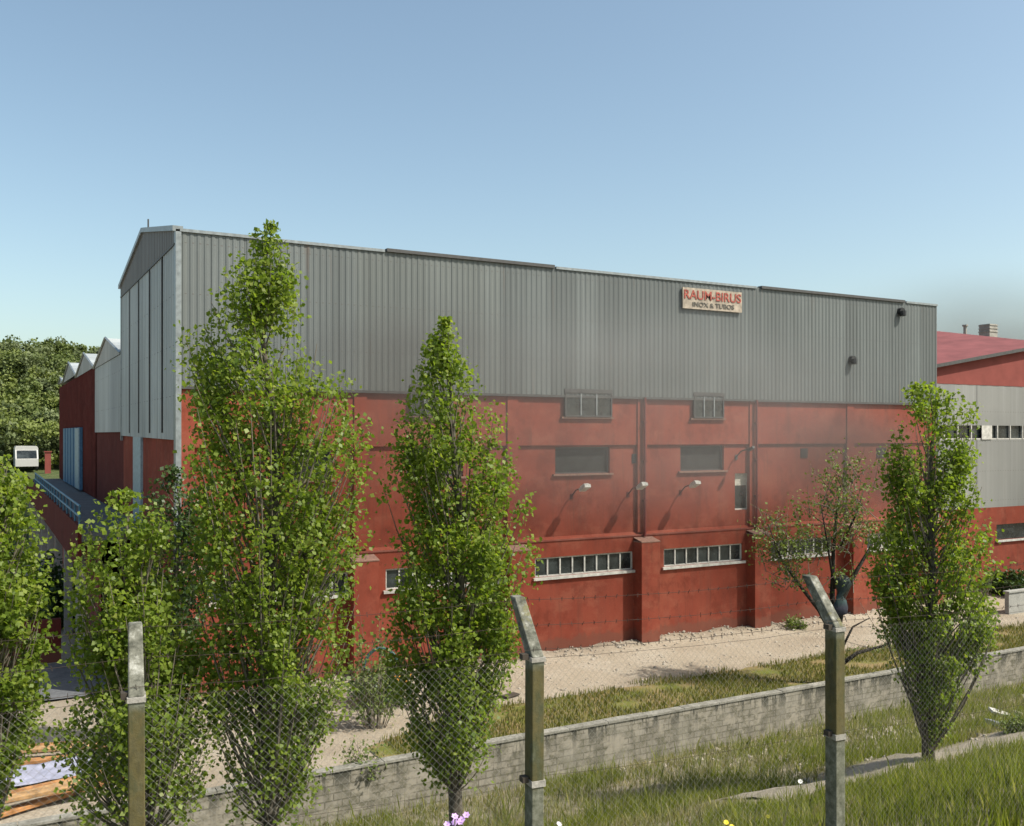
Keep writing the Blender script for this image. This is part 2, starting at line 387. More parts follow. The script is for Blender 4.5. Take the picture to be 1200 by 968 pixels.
# ------------------------------------------------------------------ corrugated sheets
def corr(mb, fixed, a0, a1, zb, zt, pitch, dep, out, axis='x'):
    """vertical profiled sheet along x (plane y=fixed) or along y (plane x=fixed); out = sign of the outward side"""
    a = a0; prof = []
    while a < a1 - 1e-6:
        for q, d in ((0, 0), (.35, 0), (.5, 1), (.85, 1)):
            if a + q * pitch < a1: prof.append((a + q * pitch, d * dep))
        a += pitch
    prof.append((a1, 0)); vs = []
    for p, d in prof:
        b, t = (zb(p) if callable(zb) else zb), (zt(p) if callable(zt) else zt)
        pos = (p, fixed + out * d) if axis == 'x' else (fixed + out * d, p)
        vs += [(*pos, b), (*pos, t)]
    fs = [(2 * i, 2 * i + 2, 2 * i + 3, 2 * i + 1) for i in range(len(prof) - 1)]
    mb.add(vs, fs)
def holed(mb, T, x0, x1, z0, z1, holes, depth=.3):
    """wall face at y=T (outside toward -y) with rectangular openings and their reveals"""
    X = sorted({x0, x1, *[h[0] for h in holes], *[h[1] for h in holes]}); X = [x for x in X if x0 <= x <= x1]
    Z = sorted({z0, z1, *[h[2] for h in holes], *[h[3] for h in holes]}); Z = [z for z in Z if z0 <= z <= z1]
    for a, b in zip(X, X[1:]):
        for c, d in zip(Z, Z[1:]):
            mx, mz = (a + b) / 2, (c + d) / 2
            if any(h[0] < mx < h[1] and h[2] < mz < h[3] for h in holes): continue
            mb.quad((a, T, c), (b, T, c), (b, T, d), (a, T, d))
    for a, b, c, d in holes:
        d = min(d, z1); e = T + depth
        mb.quad((a, T, c), (a, e, c), (b, e, c), (b, T, c)); mb.quad((a, T, d), (b, T, d), (b, e, d), (a, e, d))
        mb.quad((a, T, c), (a, T, d), (a, e, d), (a, e, c)); mb.quad((b, T, c), (b, e, c), (b, e, d), (b, T, d))

# ------------------------------------------------------------------ the factory
T0 = 29.63; S0 = 5.1; BAY = 5.67; S1 = S0 + 6 * BAY; T1 = 42.4; ZC = 9.38; ZT = 14.0; ZR = 15.15
fac = empty('factory_building', (S0, T0, 0), 0, 'long two tone factory hall, grey profiled sheet above red painted walls', 'building')
def lx(px): return on_y(px, T0)[0]
bay_px = [(245, 408), (452, 588), (627, 742), (778, 870), (903, 975), (1015, 1090)]
strips = [(lx(a), lx(b), 2.80, 3.50) for a, b in bay_px]
mb = MB(); holed(mb, T0, S0, S1, -.3, 4.10, strips)
mb.quad((S0, T0, 4.10), (S1, T0, 4.10), (S1, T0 + .16, 4.24), (S0, T0 + .16, 4.24))      # sloped ledge
TU = T0 + .14
r2 = [(lx(335), lx(390), 6.50, 7.48), (lx(478), lx(545), 6.50, 7.48), (lx(653), lx(717), 6.50, 7.48), (lx(800), lx(851), 6.50, 7.50)]
r1 = [(lx(661), lx(716), 8.60, 9.5), (lx(812), lx(847), 8.60, 9.5), (lx(480), lx(530), 8.6, 9.5)]
dr = [(lx(864), lx(881), 4.85, 6.35)]
small = [(lx(743) , lx(751), 6.85, 7.2), (lx(941), lx(949), 6.95, 7.35), (lx(1030), lx(1041), 6.9, 7.35)]
holed(mb, TU, S0, S1, 4.20, 7.55, r2 + dr + small)
TM = T0 + .05
mb.quad((S0, TM, 7.55), (S0, TU, 7.55), (S1, TU, 7.55), (S1, TM, 7.55))
holed(mb, TM, S0, S1, 7.55, ZC + .1, r1)
for k in range(7):                                           # shallow piers between bays, upper wall
    s = S0 + k * BAY
    a, b = (s, s + .45) if k == 0 else ((s - .45, s) if k == 6 else (s - .22, s + .22))
    mb.box(a, b, T0 + .005, TU + .02, 4.2, ZC - .02)
mb.quad((S1, T0, -.3), (S1, T1, -.3), (S1, T1, ZC), (S1, T0, ZC))
mb.quad((S0, T1, -.3), (S1, T1, -.3), (S1, T1, ZC), (S0, T1, ZC))
mb.quad((S0, T0, -.3), (S0, T0, 8.0), (S0, T1, 8.0), (S0, T1, -.3))     # short side wall
mb.box(S0, S1, T0 + .6, T0 + .7, -.3, ZC)                               # inner lining so that openings stay dark
wall = mb.build('wall', RED, fac)
mb = MB()
mb.box(S0 - .02, S1, T0 - .035, T0 + .0, 4.075, 4.13); mb.build('ledge', mk_red('ledge_red', (.22, .07, .052), .2), fac)
# profiled sheets, front
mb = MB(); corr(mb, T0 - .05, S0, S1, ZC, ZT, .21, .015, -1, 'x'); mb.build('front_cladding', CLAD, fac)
mb = MB(); mb.quad((S0, T0 - .05, ZC), (S0, T0 + .1, ZC), (S1, T0 + .1, ZC), (S1, T0 - .05, ZC))
mb.box(S0 - .05, S1 + .03, T0 - .075, T0 + .1, ZC - .08, ZC - .005); mb.build('drip_trim', DARKTRIM, fac)
# top flashing in lengths that have lifted a little
for a, b, dz, in [(S0, lx(300), .02), (lx(300), lx(450), .0), (lx(650), lx(885), .0), (lx(1060), S1, .01)]:
    mb = MB(); mb.box(a + .01, b - .01, T0 - .11, T0 + .12, ZT - .06 + dz, ZT + .03 + dz); mb.build('roof_flashing', TRIM, fac)
for a, b, dz, in [(lx(452), lx(648), .05), (lx(890), lx(1058), .05)]:
    mb = MB(); mb.box(a, b, T0 - .14, T0 + .12, ZT - .09 + dz, ZT + .02 + dz); mb.build('gutter', DARKTRIM, fac)
# side sheets
TMID = (T0 + T1) / 2
def gab(y): return ZT + (ZR - ZT) * (1 - abs(y - TMID) / (TMID - T0))
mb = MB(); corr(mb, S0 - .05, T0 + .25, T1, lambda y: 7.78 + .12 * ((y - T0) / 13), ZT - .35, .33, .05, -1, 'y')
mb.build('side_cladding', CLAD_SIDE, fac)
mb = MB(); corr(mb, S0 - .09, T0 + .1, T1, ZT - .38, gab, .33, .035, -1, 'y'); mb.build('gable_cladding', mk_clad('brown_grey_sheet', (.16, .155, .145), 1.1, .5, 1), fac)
mb = MB(); mb.box(S0 - .13, S0 - .08, T0 + .1, T1, ZT - .42, ZT - .36)
for y in (32.0, 34.6, 37.2, 39.7): mb.box(S0 - .125, S0 - .07, y, y + .09, 8.0, ZT - .42)
mb.build('side_seam', DARKTRIM, fac)
mb = MB(); mb.box(S0 - .11, S0 + .05, T0 - .10, T0 + .24, 3.9, ZT + .02); mb.build('corner_trim', TRIM, fac)
mb = MB(); mb.box(S0 - .12, S0 - .04, T1 - .12, T1 + .02, 7.7, ZT + .05)
for a, b in ((T0 - .1, TMID), (TMID, T1 + .1)):
    za, zb = gab(max(T0, a)) + .02, gab(min(b, T1)) + .02
    mb.add([(S0 - .2, a, za - .06), (S0 - .2, b, zb - .06), (S0 - .2, b, zb + .1), (S0 - .2, a, za + .1),
            (S0 + .1, a, za - .06), (S0 + .1, b, zb - .06), (S0 + .1, b, zb + .1), (S0 + .1, a, za + .1)],
           [(0, 1, 2, 3), (4, 7, 6, 5), (3, 2, 6, 7), (0, 4, 5, 1), (0, 3, 7, 4), (1, 5, 6, 2)])
mb.build('verge_trim', TRIM, fac)
mb = MB(); mb.tube([(S0 + .05, TMID, ZR), (S0 + .05, TMID, ZR + .45)], .03, 5); mb.build('ridge_spike', DARKTRIM, fac)
mb = MB()
mb.quad((S0, T0, ZT + .01), (S1, T0, ZT + .01), (S1, TMID, ZR), (S0, TMID, ZR)); mb.quad((S0, TMID, ZR), (S1, TMID, ZR), (S1, T1, ZT), (S0, T1, ZT))
corr(mb, S1 + .02, T0, T1, ZC, gab, .21, .04, 1, 'y'); corr(mb, T1 + .02, S0, S1, ZC, ZT, .4, .04, 1, 'x')
mb.build('roof', CLAD, fac)
# buttresses with caps
for k in range(7):
    s = S0 + k * BAY; a = s - .1 if k == 0 else (s - .8 if k == 6 else s - .42); b = a + .85
    m1 = MB(); m1.box(a, b, T0 - .52, T0 + .01, -.3, 3.86); bt = m1.build('buttress', RED, fac)
    m2 = MB(); m2.box(a - .015, b + .015, T0 - .535, T0 + .01, 3.862, 3.90)
    m2.add([(a - .015, T0 - .535, 3.9), (b + .015, T0 - .535, 3.9), (b + .015, T0 + .0, 4.03), (a - .015, T0, 4.03)], [(0, 1, 2, 3)])
    m2.build('cap', CAP, bt)
def strip_window(a, b, c, d, n, broken=()):
    f = MB(); T = T0 + .07; w_ = .055
    f.box(a, b, T, T + .06, d - w_, d); f.box(a, b, T, T + .06, c, c + w_)
    for i in range(n + 1):
        x = a + (b - a - w_) * i / n; f.box(x, x + w_, T - .012, T + .07, c + w_, d - w_)
    fo = f.build('window', WHITE, fac)
    g = MB(); g.quad((a, T + .04, c), (b, T + .04, c), (b, T + .04, d), (a, T + .04, d)); g.build('pane', GLASS, fo)
    s = MB(); s.box(a - .1, b + .1, T0 - .10, T0 + .06, c - .10, c - .003); s.build('sill', WHITE, fo)
for (a, b, c, d), n in zip(strips, (9, 9, 8, 7, 7, 8)): strip_window(a, b, c, d, n)
def win(a, b, c, d, T, n, mull, sill, over=0):
    f = MB(); w_ = .05; y0 = T - over
    if over: f.box(a - .02, b + .02, y0 - .01, y0 + .02, d - .02, d + .1)
    ft = y0 + (.0 if over else .12)
    f.box(a, b, ft, ft + .05, d - w_, d + (.12 if over else 0)); f.box(a, b, ft, ft + .05, c, c + w_)
    for x in (a, b - w_): f.box(x, x + w_, ft - .01, ft + .055, c + w_, d - w_)
    fo = f.build('window', DARKTRIM if over or not mull else DARKTRIM, fac)
    if mull:
        for i in range(1, n): q = MB(); x = a + (b - a) * i / n; q.box(x - .025, x + .025, ft - .005, ft + .05, c + w_, d - w_); q.build('mullion', TRIM, fo)
    g = MB(); g.quad((a, ft + .04, c), (b, ft + .04, c), (b, ft + .04, d), (a, ft + .04, d)); g.build('pane', GLASS if mull else DARK_OPENING, fo)  # without mullions the sheet is an open window's inside shade, painted dark
    if sill: s = MB(); s.box(a - .12, b + .12, T - .10, T + .05, c - .07, c - .003); s.build('sill', CAP, fo)
for h in r2: win(*h, TU, 1, False, True)
for h in r1: win(*h, TM, 3, True, True, over=.13)
a, b, c, d = dr[0]
f = MB(); f.box(a, b, TU + .1, TU + .16, c, c + .06); f.box(a, b, TU + .1, TU + .16, d - .06, d); f.box(a, a + .06, TU + .09, TU + .17, c, d); f.box(b - .06, b, TU + .09, TU + .17, c, d)
fo = f.build('window', WHITE, fac); g = MB(); g.quad((a, TU + .14, c), (b, TU + .14, c), (b, TU + .14, d - .5), (a, TU + .14, d - .5)); g.build('pane', GLASS, fo)
g = MB(); g.quad((a, TU + .14, d - .5), (b, TU + .14, d - .5), (b, TU + .14, d), (a, TU + .14, d)); g.build('blind', plain('pale_blind', (.45, .44, .38)), fo)
for a, b, c, d in small:
    g = MB(); g.box(a, b, TU - .03, TU + .1, c, d)
    for i in range(4): z = c + (d - c) * (i + .5) / 4; g.box(a + .02, b - .02, TU - .05, TU - .031, z - .015, z + .015)
    g.build('vent_grille', BLACK, fac)
for px, py, r in ((996, 421, .16), (1053, 365, .17)):       # holes for old flues in the sheets
    x, D = on_y(px, T0); z = zz(py, D); g = MB()
    g.tube([(x, T0 - .02, z), (x, T0 - .22, z - .02)], r, 10); g.tube([(x, T0 - .22, z - .02), (x, T0 - .25, z - .22)], [r, r * .8], 10); g.build('flue_stub', BLACK, fac)
for px in (756, 887):                                       # rain pipes
    x, D = on_y(px - 2, T0); g = MB()
    g.tube([(x, T0 - .09, ZC - .02), (x, T0 - .09, 4.05)], .055, 8)
    for z in (8.4, 6.9, 5.4): g.box(x - .08, x + .08, T0 - .16, T0 + .02, z, z + .05)
    g.build('rain_pipe', mk_red('pipe_red', (.16, .035, .03), .2), fac)
g = MB()
x = lx(1099); g.tube([(S1 - .05, T0 - .14, ZC), (S1 - .05, T0 - .14, .2)], .06, 8); g.build('rain_pipe', TRIM, fac)
# side door and sheet strip
g = MB(); g.box(S0 - .09, S0 + .02, 36.9, 38.9, 4.7, 7.86); g.build('side_door', PALEDOOR, fac)

# sign
sx0, D0 = on_y(797, T0); sx1, D1 = on_y(866, T0); sz0, sz1 = zz(361.5, D0), zz(337, D0)
sg = empty('wall_sign', ((sx0 + sx1) / 2, T0 - .15, sz0), 0, 'weathered cream signboard with red lettering high on the grey sheet wall', 'sign')
g = MB(); g.box(sx0, sx1, T0 - .17, T0 - .11, sz0, sz1); g.build('board', SIGNBG, sg)
def text(body, x, y, z, h, width, mat, parent):
    cu = bpy.data.curves.new('lettering', 'FONT'); cu.body = body; cu.size = 1; cu.extrude = .02; cu.offset = .012
    o = bpy.data.objects.new('lettering', cu); COL.objects.link(o)
    dg = bpy.context.evaluated_depsgraph_get(); me = bpy.data.meshes.new_from_object(o.evaluated_get(dg)); bpy.data.objects.remove(o)
    co = np.empty(len(me.vertices) * 3); me.vertices.foreach_get('co', co); co = co.reshape(-1, 3)
    mn, mx = co.min(0), co.max(0); q = np.empty_like(co)
    q[:, 0] = x + (co[:, 0] - mn[0]) / (mx[0] - mn[0]) * width; q[:, 2] = z + (co[:, 1] - mn[1]) / (mx[1] - mn[1]) * h
    q[:, 1] = y - (co[:, 2] - mn[2]) / (mx[2] - mn[2]) * .02
    me.vertices.foreach_set('co', q.ravel()); me.update()
    return link_mesh('lettering', me, mat, parent)
W_ = sx1 - sx0; H_ = sz1 - sz0
text('RAUM-BIRUS', sx0 + .06, T0 - .172, sz0 + H_ * .46, H_ * .44, W_ - .12, SIGNRED, sg)
text('INOX & TUBOS', sx0 + W_ * .16, T0 - .172, sz0 + H_ * .12, H_ * .22, W_ * .70, SIGNBLK, sg)

# wall lamps on arms
for i, (px, py, c, lab) in enumerate([(685, 572, WHITE, 'small floodlight on a bent arm, under the wide dark window of the red wall'),
                          (752, 570, WHITE, 'white floodlight on a bent arm, right beside the rain pipe'),
                          (814, 568, WHITE, 'white floodlight on a bent arm, between the two rain pipes on the red wall'),
                          (880, 526, DARKTRIM, 'dark lamp bracket sticking out above the narrow window with a pale blind')]):
    x, D = on_y(px, T0 - .7); z = zz(py, D); r = empty('wall_lamp', (x, TU, z), 0, lab, 'lamp', 'lamps on the red wall')
    g = MB(); g.tube([(x - .02, TU, z - .35), (x - .02, TU - .3, z - .1), (x, T0 - .55, z)], .028, 6); g.box(x - .08, x + .04, TU - .03, TU, z - .45, z - .25); g.build('arm', RED_DK if c is WHITE else DARKTRIM, r)
    g = MB(); m = Matrix.Translation((x, T0 - .72, z + .01)) @ Matrix.Rotation(R(-25), 4, 'X') 
    if c is WHITE:
        g.obox(m, .26, .42, .12); g.obox(m @ Matrix.Translation((0, .0, .08)), .2, .3, .06)
    else: g.obox(m, .12, .3, .1)
    g.build('lamp_head', c, r)

# ------------------------------------------------------------------ workshop wing with zigzag gables
def wing_top(y, a, b, ze, zr): return ze + (zr - ze) * (1 - abs(y - (a + b) / 2) / ((b - a) / 2))
ws = empty('workshop', (S0, 53.3, 0), 0, 'low workshop with a row of small gables behind the tall factory hall', 'building')
segs = [(42.45, 53.3, 11.3, 12.4), (53.3, 64.2, 11.4, 12.5), (64.2, 75.0, 11.6, 12.7), (75.0, 79.4, 11.7, 12.1)]
mb = MB(); mb.box(S0 + .02, S0 + 30, 42.46, 79.4, -.3, 8.1); mb.box(S0 + .02, S0 + 30, 53.32, 79.4, 8.1, 11.3); mb.box(S0+.02, S0+30, 42.46, 53.31, 8.1, 11.2)
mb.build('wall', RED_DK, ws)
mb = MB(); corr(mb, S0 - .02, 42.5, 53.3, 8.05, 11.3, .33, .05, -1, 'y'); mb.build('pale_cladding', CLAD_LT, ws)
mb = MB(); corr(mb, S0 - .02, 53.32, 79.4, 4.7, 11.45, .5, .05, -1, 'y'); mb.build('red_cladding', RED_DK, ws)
GABLE = mk_clad('gable_grey', (.30, .29, .275), 1.1, .5, 1)
mb = MB(); rf = MB(); tr = MB()
for a, b, ze, zr in segs:
    m = (a + b) / 2
    mb.add([(S0 - .1, a, ze), (S0 - .1, b, ze), (S0 - .1, m, zr)], [(0, 1, 2)])
    rf.quad((S0 - .1, a, ze), (S0 + 30, a, ze), (S0 + 30, m, zr), (S0 - .1, m, zr)); rf.quad((S0 - .1, m, zr), (S0 + 30, m, zr), (S0 + 30, b, ze), (S0 - .1, b, ze))
    tr.tube([(S0 - .13, a, ze + .03), (S0 - .13, m, zr + .03), (S0 - .13, b, ze + .03)], .06, 4)
mb.build('gable', GABLE, ws); rf.build('roof', CLAD_LT, ws); tr.build('verge_trim', TRIM, ws)
d0, d1 = on_x(99, S0)[0], on_x(78, S0)[0]
g = MB(); g.box(S0 - .22, S0 - .1, d0, d1, 4.75, 8.35)
for i in range(6): y = d0 + (d1 - d0) * i / 6; g.box(S0 - .26, S0 - .221, y, y + .15, 4.75, 8.35)
dd = g.build('sliding_door', BLUEDOOR, ws)
g = MB(); g.box(S0 - .3, S0 - .23, d0 + .2, d0 + 2.6, 4.8, 8.3); g.build('door_leaf', PALEDOOR, dd)
# raised walkway with blue railing
wk = empty('loading_walkway', (3, 34.5, 0), 0, 'raised loading walkway with blue railing along the shaded side of the buildings', 'walkway')
g = MB(); g.box(2.9, S0 - .01, 35, 79, 4.35, 4.65); g.build('deck', ASPH, wk)
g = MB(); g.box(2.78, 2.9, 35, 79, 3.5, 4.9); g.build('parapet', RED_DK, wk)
for y in np.arange(36.5, 79, 5.5): g = MB(); g.box(2.85, 3.15, y, y + .3, -.1, 4.35); g.build('column', CONC, wk)
g = MB(); g.box(3.4, 3.5, 35, 79, -.1, 4.34); g.build('back_wall', BROWNRED, wk)
g = MB()
for z in (5.2, 5.55): g.tube([(2.84, 35, z), (2.84, 66, z)], .04, 6)
for y in np.arange(35.1, 66, 1.8): g.tube([(2.84, y, 4.9), (2.84, y, 5.55)], .035, 5)
g.build('railing', BLUE, wk)
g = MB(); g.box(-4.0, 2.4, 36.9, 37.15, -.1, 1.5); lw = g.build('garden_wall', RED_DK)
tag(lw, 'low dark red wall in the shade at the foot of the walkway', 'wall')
# white van far left on the upper level
vx_, vy_ = at(31, 92); van = empty('parked_van', (vx_, vy_, 4.4), 0, 'white van parked at the far end of the walkway in front of the wooded hill', 'van')
zb = 4.45
def vb(mb, x0, x1, y0, y1, z0, z1): mb.box(vx_ + x0, vx_ + x1, vy_ + y0, vy_ + y1, zb + z0, zb + z1)
g = MB(); 
pr = [(-1.0, .45), (-1.0, 2.2), (-.9, 2.35), (.9, 2.35), (1.0, 2.2), (1.0, .45)]
vs = [(vx_ + x, vy_ + y, zb + z) for y in (-.3, 4.2) for x, z in pr]; g.add(vs, [tuple(range(6)), tuple(range(11, 5, -1))] + [(i, 6 + i, 6 + (i + 1) % 6, (i + 1) % 6) for i in range(6)])
vs = [(vx_ + x, vy_ + y, zb + z) for x in (-.98, .98) for y, z in ((-1.3, .45), (-1.3, 1.15), (-.31, 2.0), (-.31, .45))]
g.add(vs, [(0, 1, 2, 3), (7, 6, 5, 4), (0, 4, 5, 1), (1, 5, 6, 2), (2, 6, 7, 3)]); g.build('body', plain('van_paint', (.42, .42, .40), .4, .4, 0, .05), van)
g = MB(); g.quad((vx_ - .85, vy_ - 1.27, zb + 1.22), (vx_ + .85, vy_ - 1.27, zb + 1.22), (vx_ + .85, vy_ - .38, zb + 1.96), (vx_ - .85, vy_ - .38, zb + 1.96)); g.build('windscreen', GLASS, van)
for x in (-.95, .75):
    for y in (-.7, 3.2):
        g = MB(); g.tube([(vx_ + x, vy_ + y, zb + .35), (vx_ + x + .2, vy_ + y, zb + .35)], .35, 14); g.build('wheel', BLACK, van)
bx_, by_ = at(56, 88); g = MB(); g.box(bx_ - .25, bx_ + .25, by_ - .25, by_ + .25, 4, 6.3); g.box(bx_ - .32, bx_ + .32, by_ - .32, by_ + .32, 6.3, 6.4)
tag(g.build('gate_pillar', BROWNRED), 'short dark pillar beside the far end of the walkway, near the white van', 'pillar')

# ------------------------------------------------------------------ building on the right
rb = empty('neighbour_building', (41, 31, 0), 0, 'red roofed industrial building with pale grey panels beyond the right end of the factory', 'building')
TR = 31.0
def rz(px, py): x, D = on_y(px, TR); return x, zz(py, D)
xa, za = rz(1100, 428); xb, zb2 = rz(1200, 407); sl = (zb2 - za) / (xb - xa); xe = 50; ze_ = za + sl * (xe - xa)
xm = S1 + .3
zl = za + sl * (xm - xa)
mb = MB()
mb.quad((xm, TR, 2.5 + CZ), (xe, TR, 2.5 + CZ), (xe, TR, ze_), (xm, TR, zl))
mb.quad((xm, TR, -.2), (xm, TR, zl), (xm, TR + 24, zl), (xm, TR + 24, -.2)); mb.quad((xe, TR, -.2), (xe, TR + 24, -.2), (xe, TR + 24, ze_), (xe, TR, ze_))
mb.build('upper_wall', BROWNRED, rb)
mb = MB(); corr(mb, TR + .02, xm, xe, .45 + CZ, 2.5 + CZ, 1.0, .008, -1, 'x'); corr(mb, TR + .02, xm, xe, -3.75 + CZ, -.26 + CZ, 1.0, .008, -1, 'x'); mb.build('panel_band', PALEPANEL, rb)
wx0, wx1 = rz(1168, 620)[0], rz(1225, 620)[0]
mb = MB(); holed(mb, TR + .01, xm, xe, -.3, -3.75 + CZ, [(wx0, wx1, 2.5, 3.3)], .25); mb.build('lower_wall', RED, rb)
mb = MB(); mb.box(wx0 - .1, wx1 + .1, TR - .1, TR + .05, 2.4, 2.497); q = mb.build('window_sill', WHITE, rb)
mb = MB(); mb.quad((wx0, TR + .15, 2.5), (wx1, TR + .15, 2.5), (wx1, TR + .15, 3.3), (wx0, TR + .15, 3.3)); mb.build('window_pane', GLASS, rb)
fr = MB(); fr.box(xm, xe, TR + .02, TR + .09, -.256 + CZ, -.2 + CZ); gl = MB(); gl.quad((xm, TR + .12, -.27 + CZ), (xe, TR + .12, -.27 + CZ), (xe, TR + .12, .46 + CZ), (xm, TR + .12, .46 + CZ))
x = xm
while x < xe: fr.box(x, x + .07, TR, TR + .1, -.26 + CZ, .45 + CZ); x += 1.05
fo = fr.build('window_strip', WHITE, rb); gl.build('pane', GLASS, fo)
mb = MB(); mb.box(rz(1150, 500)[0], rz(1162, 500)[0], TR - .03, TR - .002, -.26 + CZ, .45 + CZ); mb.build('blind', WHITE, fo)
mb = MB(); e = 11
q0, D0_ = on_y(1103, TR + e); q1, D1_ = on_y(1200, TR + e); zr0 = zz(393, D0_); zr1 = zr0 + (zz(387, D1_) - zr0) * (xe - xm + 1) / (q1 - xm + 1)
zr1 = max(zr1, zl + .1)
mb.quad((xm - 1, TR - .3, zl - .06), (xe, TR - .3, ze_ - .06), (xe, TR + e, zr1), (xm - 1, TR + e, zr0)); mb.quad((xm - 1, TR + e, zr0), (xe, TR + e, zr1), (xe, TR + 24, ze_), (xm - 1, TR + 24, zl))
mb.build('roof', REDROOF, rb)
mb = MB(); mb.add([(xm - 1, TR - .31, zl - .2), (xe, TR - .31, ze_ - .2), (xe, TR - .31, ze_ - .03), (xm - 1, TR - .31, zl - .03)], [(0, 1, 2, 3)]); mb.build('fascia', DARKTRIM, rb)
x, D = on_y(1158, TR + e - .6); z0 = zz(391, D); g = MB(); g.box(x - .42, x + .42, TR + e - 1, TR + e - .2, z0 - .3, z0 + .62)
for i in range(3): g.box(x - .46, x + .46, TR + e - 1.04, TR + e - .16, z0 + .08 + i * .22, z0 + .13 + i * .22)
g.build('roof_ventilator', CONC, rb)
x, D = on_y(1131, TR + e - .6); z0 = zz(392, D); g = MB(); g.tube([(x, TR + e - .6, z0 - .3), (x, TR + e - .6, z0 + .55)], .12, 8); g.tube([(x, TR + e - .6, z0 + .55), (x, TR + e - .6, z0 + .65)], .2, 8); g.build('roof_pipe', CONC, rb)
g = MB(); g.box(39.6, 62, 26.3, 26.5, -.1, .95); g.box(39.55, 62, 26.25, 26.55, .95, 1.02)
tag(g.build('boundary_wall', mk_concrete('whitewash', (.26, .26, .24), (.36, .36, .33))), 'low whitewashed wall in front of the red roofed building on the right', 'wall')

# ------------------------------------------------------------------ block retaining wall
g = MB(); x = -30
bw = empty('block_wall', (0, 20.5, 0), 0, 'long grey concrete block wall with stained top between the hillside and the yard', 'wall')
g.box(-30, 75, 20.45, 20.66, -1.3, .46); g.build('masonry', BLOCK, bw)
g = MB(); x = -30
while x < 75:
    L = 1.18 + random.random() * .1; dz = random.uniform(-.008, .012)
    g.box(x, x + L - .015, 20.42, 20.69, .462 + dz * .2, .515 + dz); x += L
g.build('coping', mk_concrete('dark_coping', (.14, .135, .11), (.34, .33, .29), 2), bw)

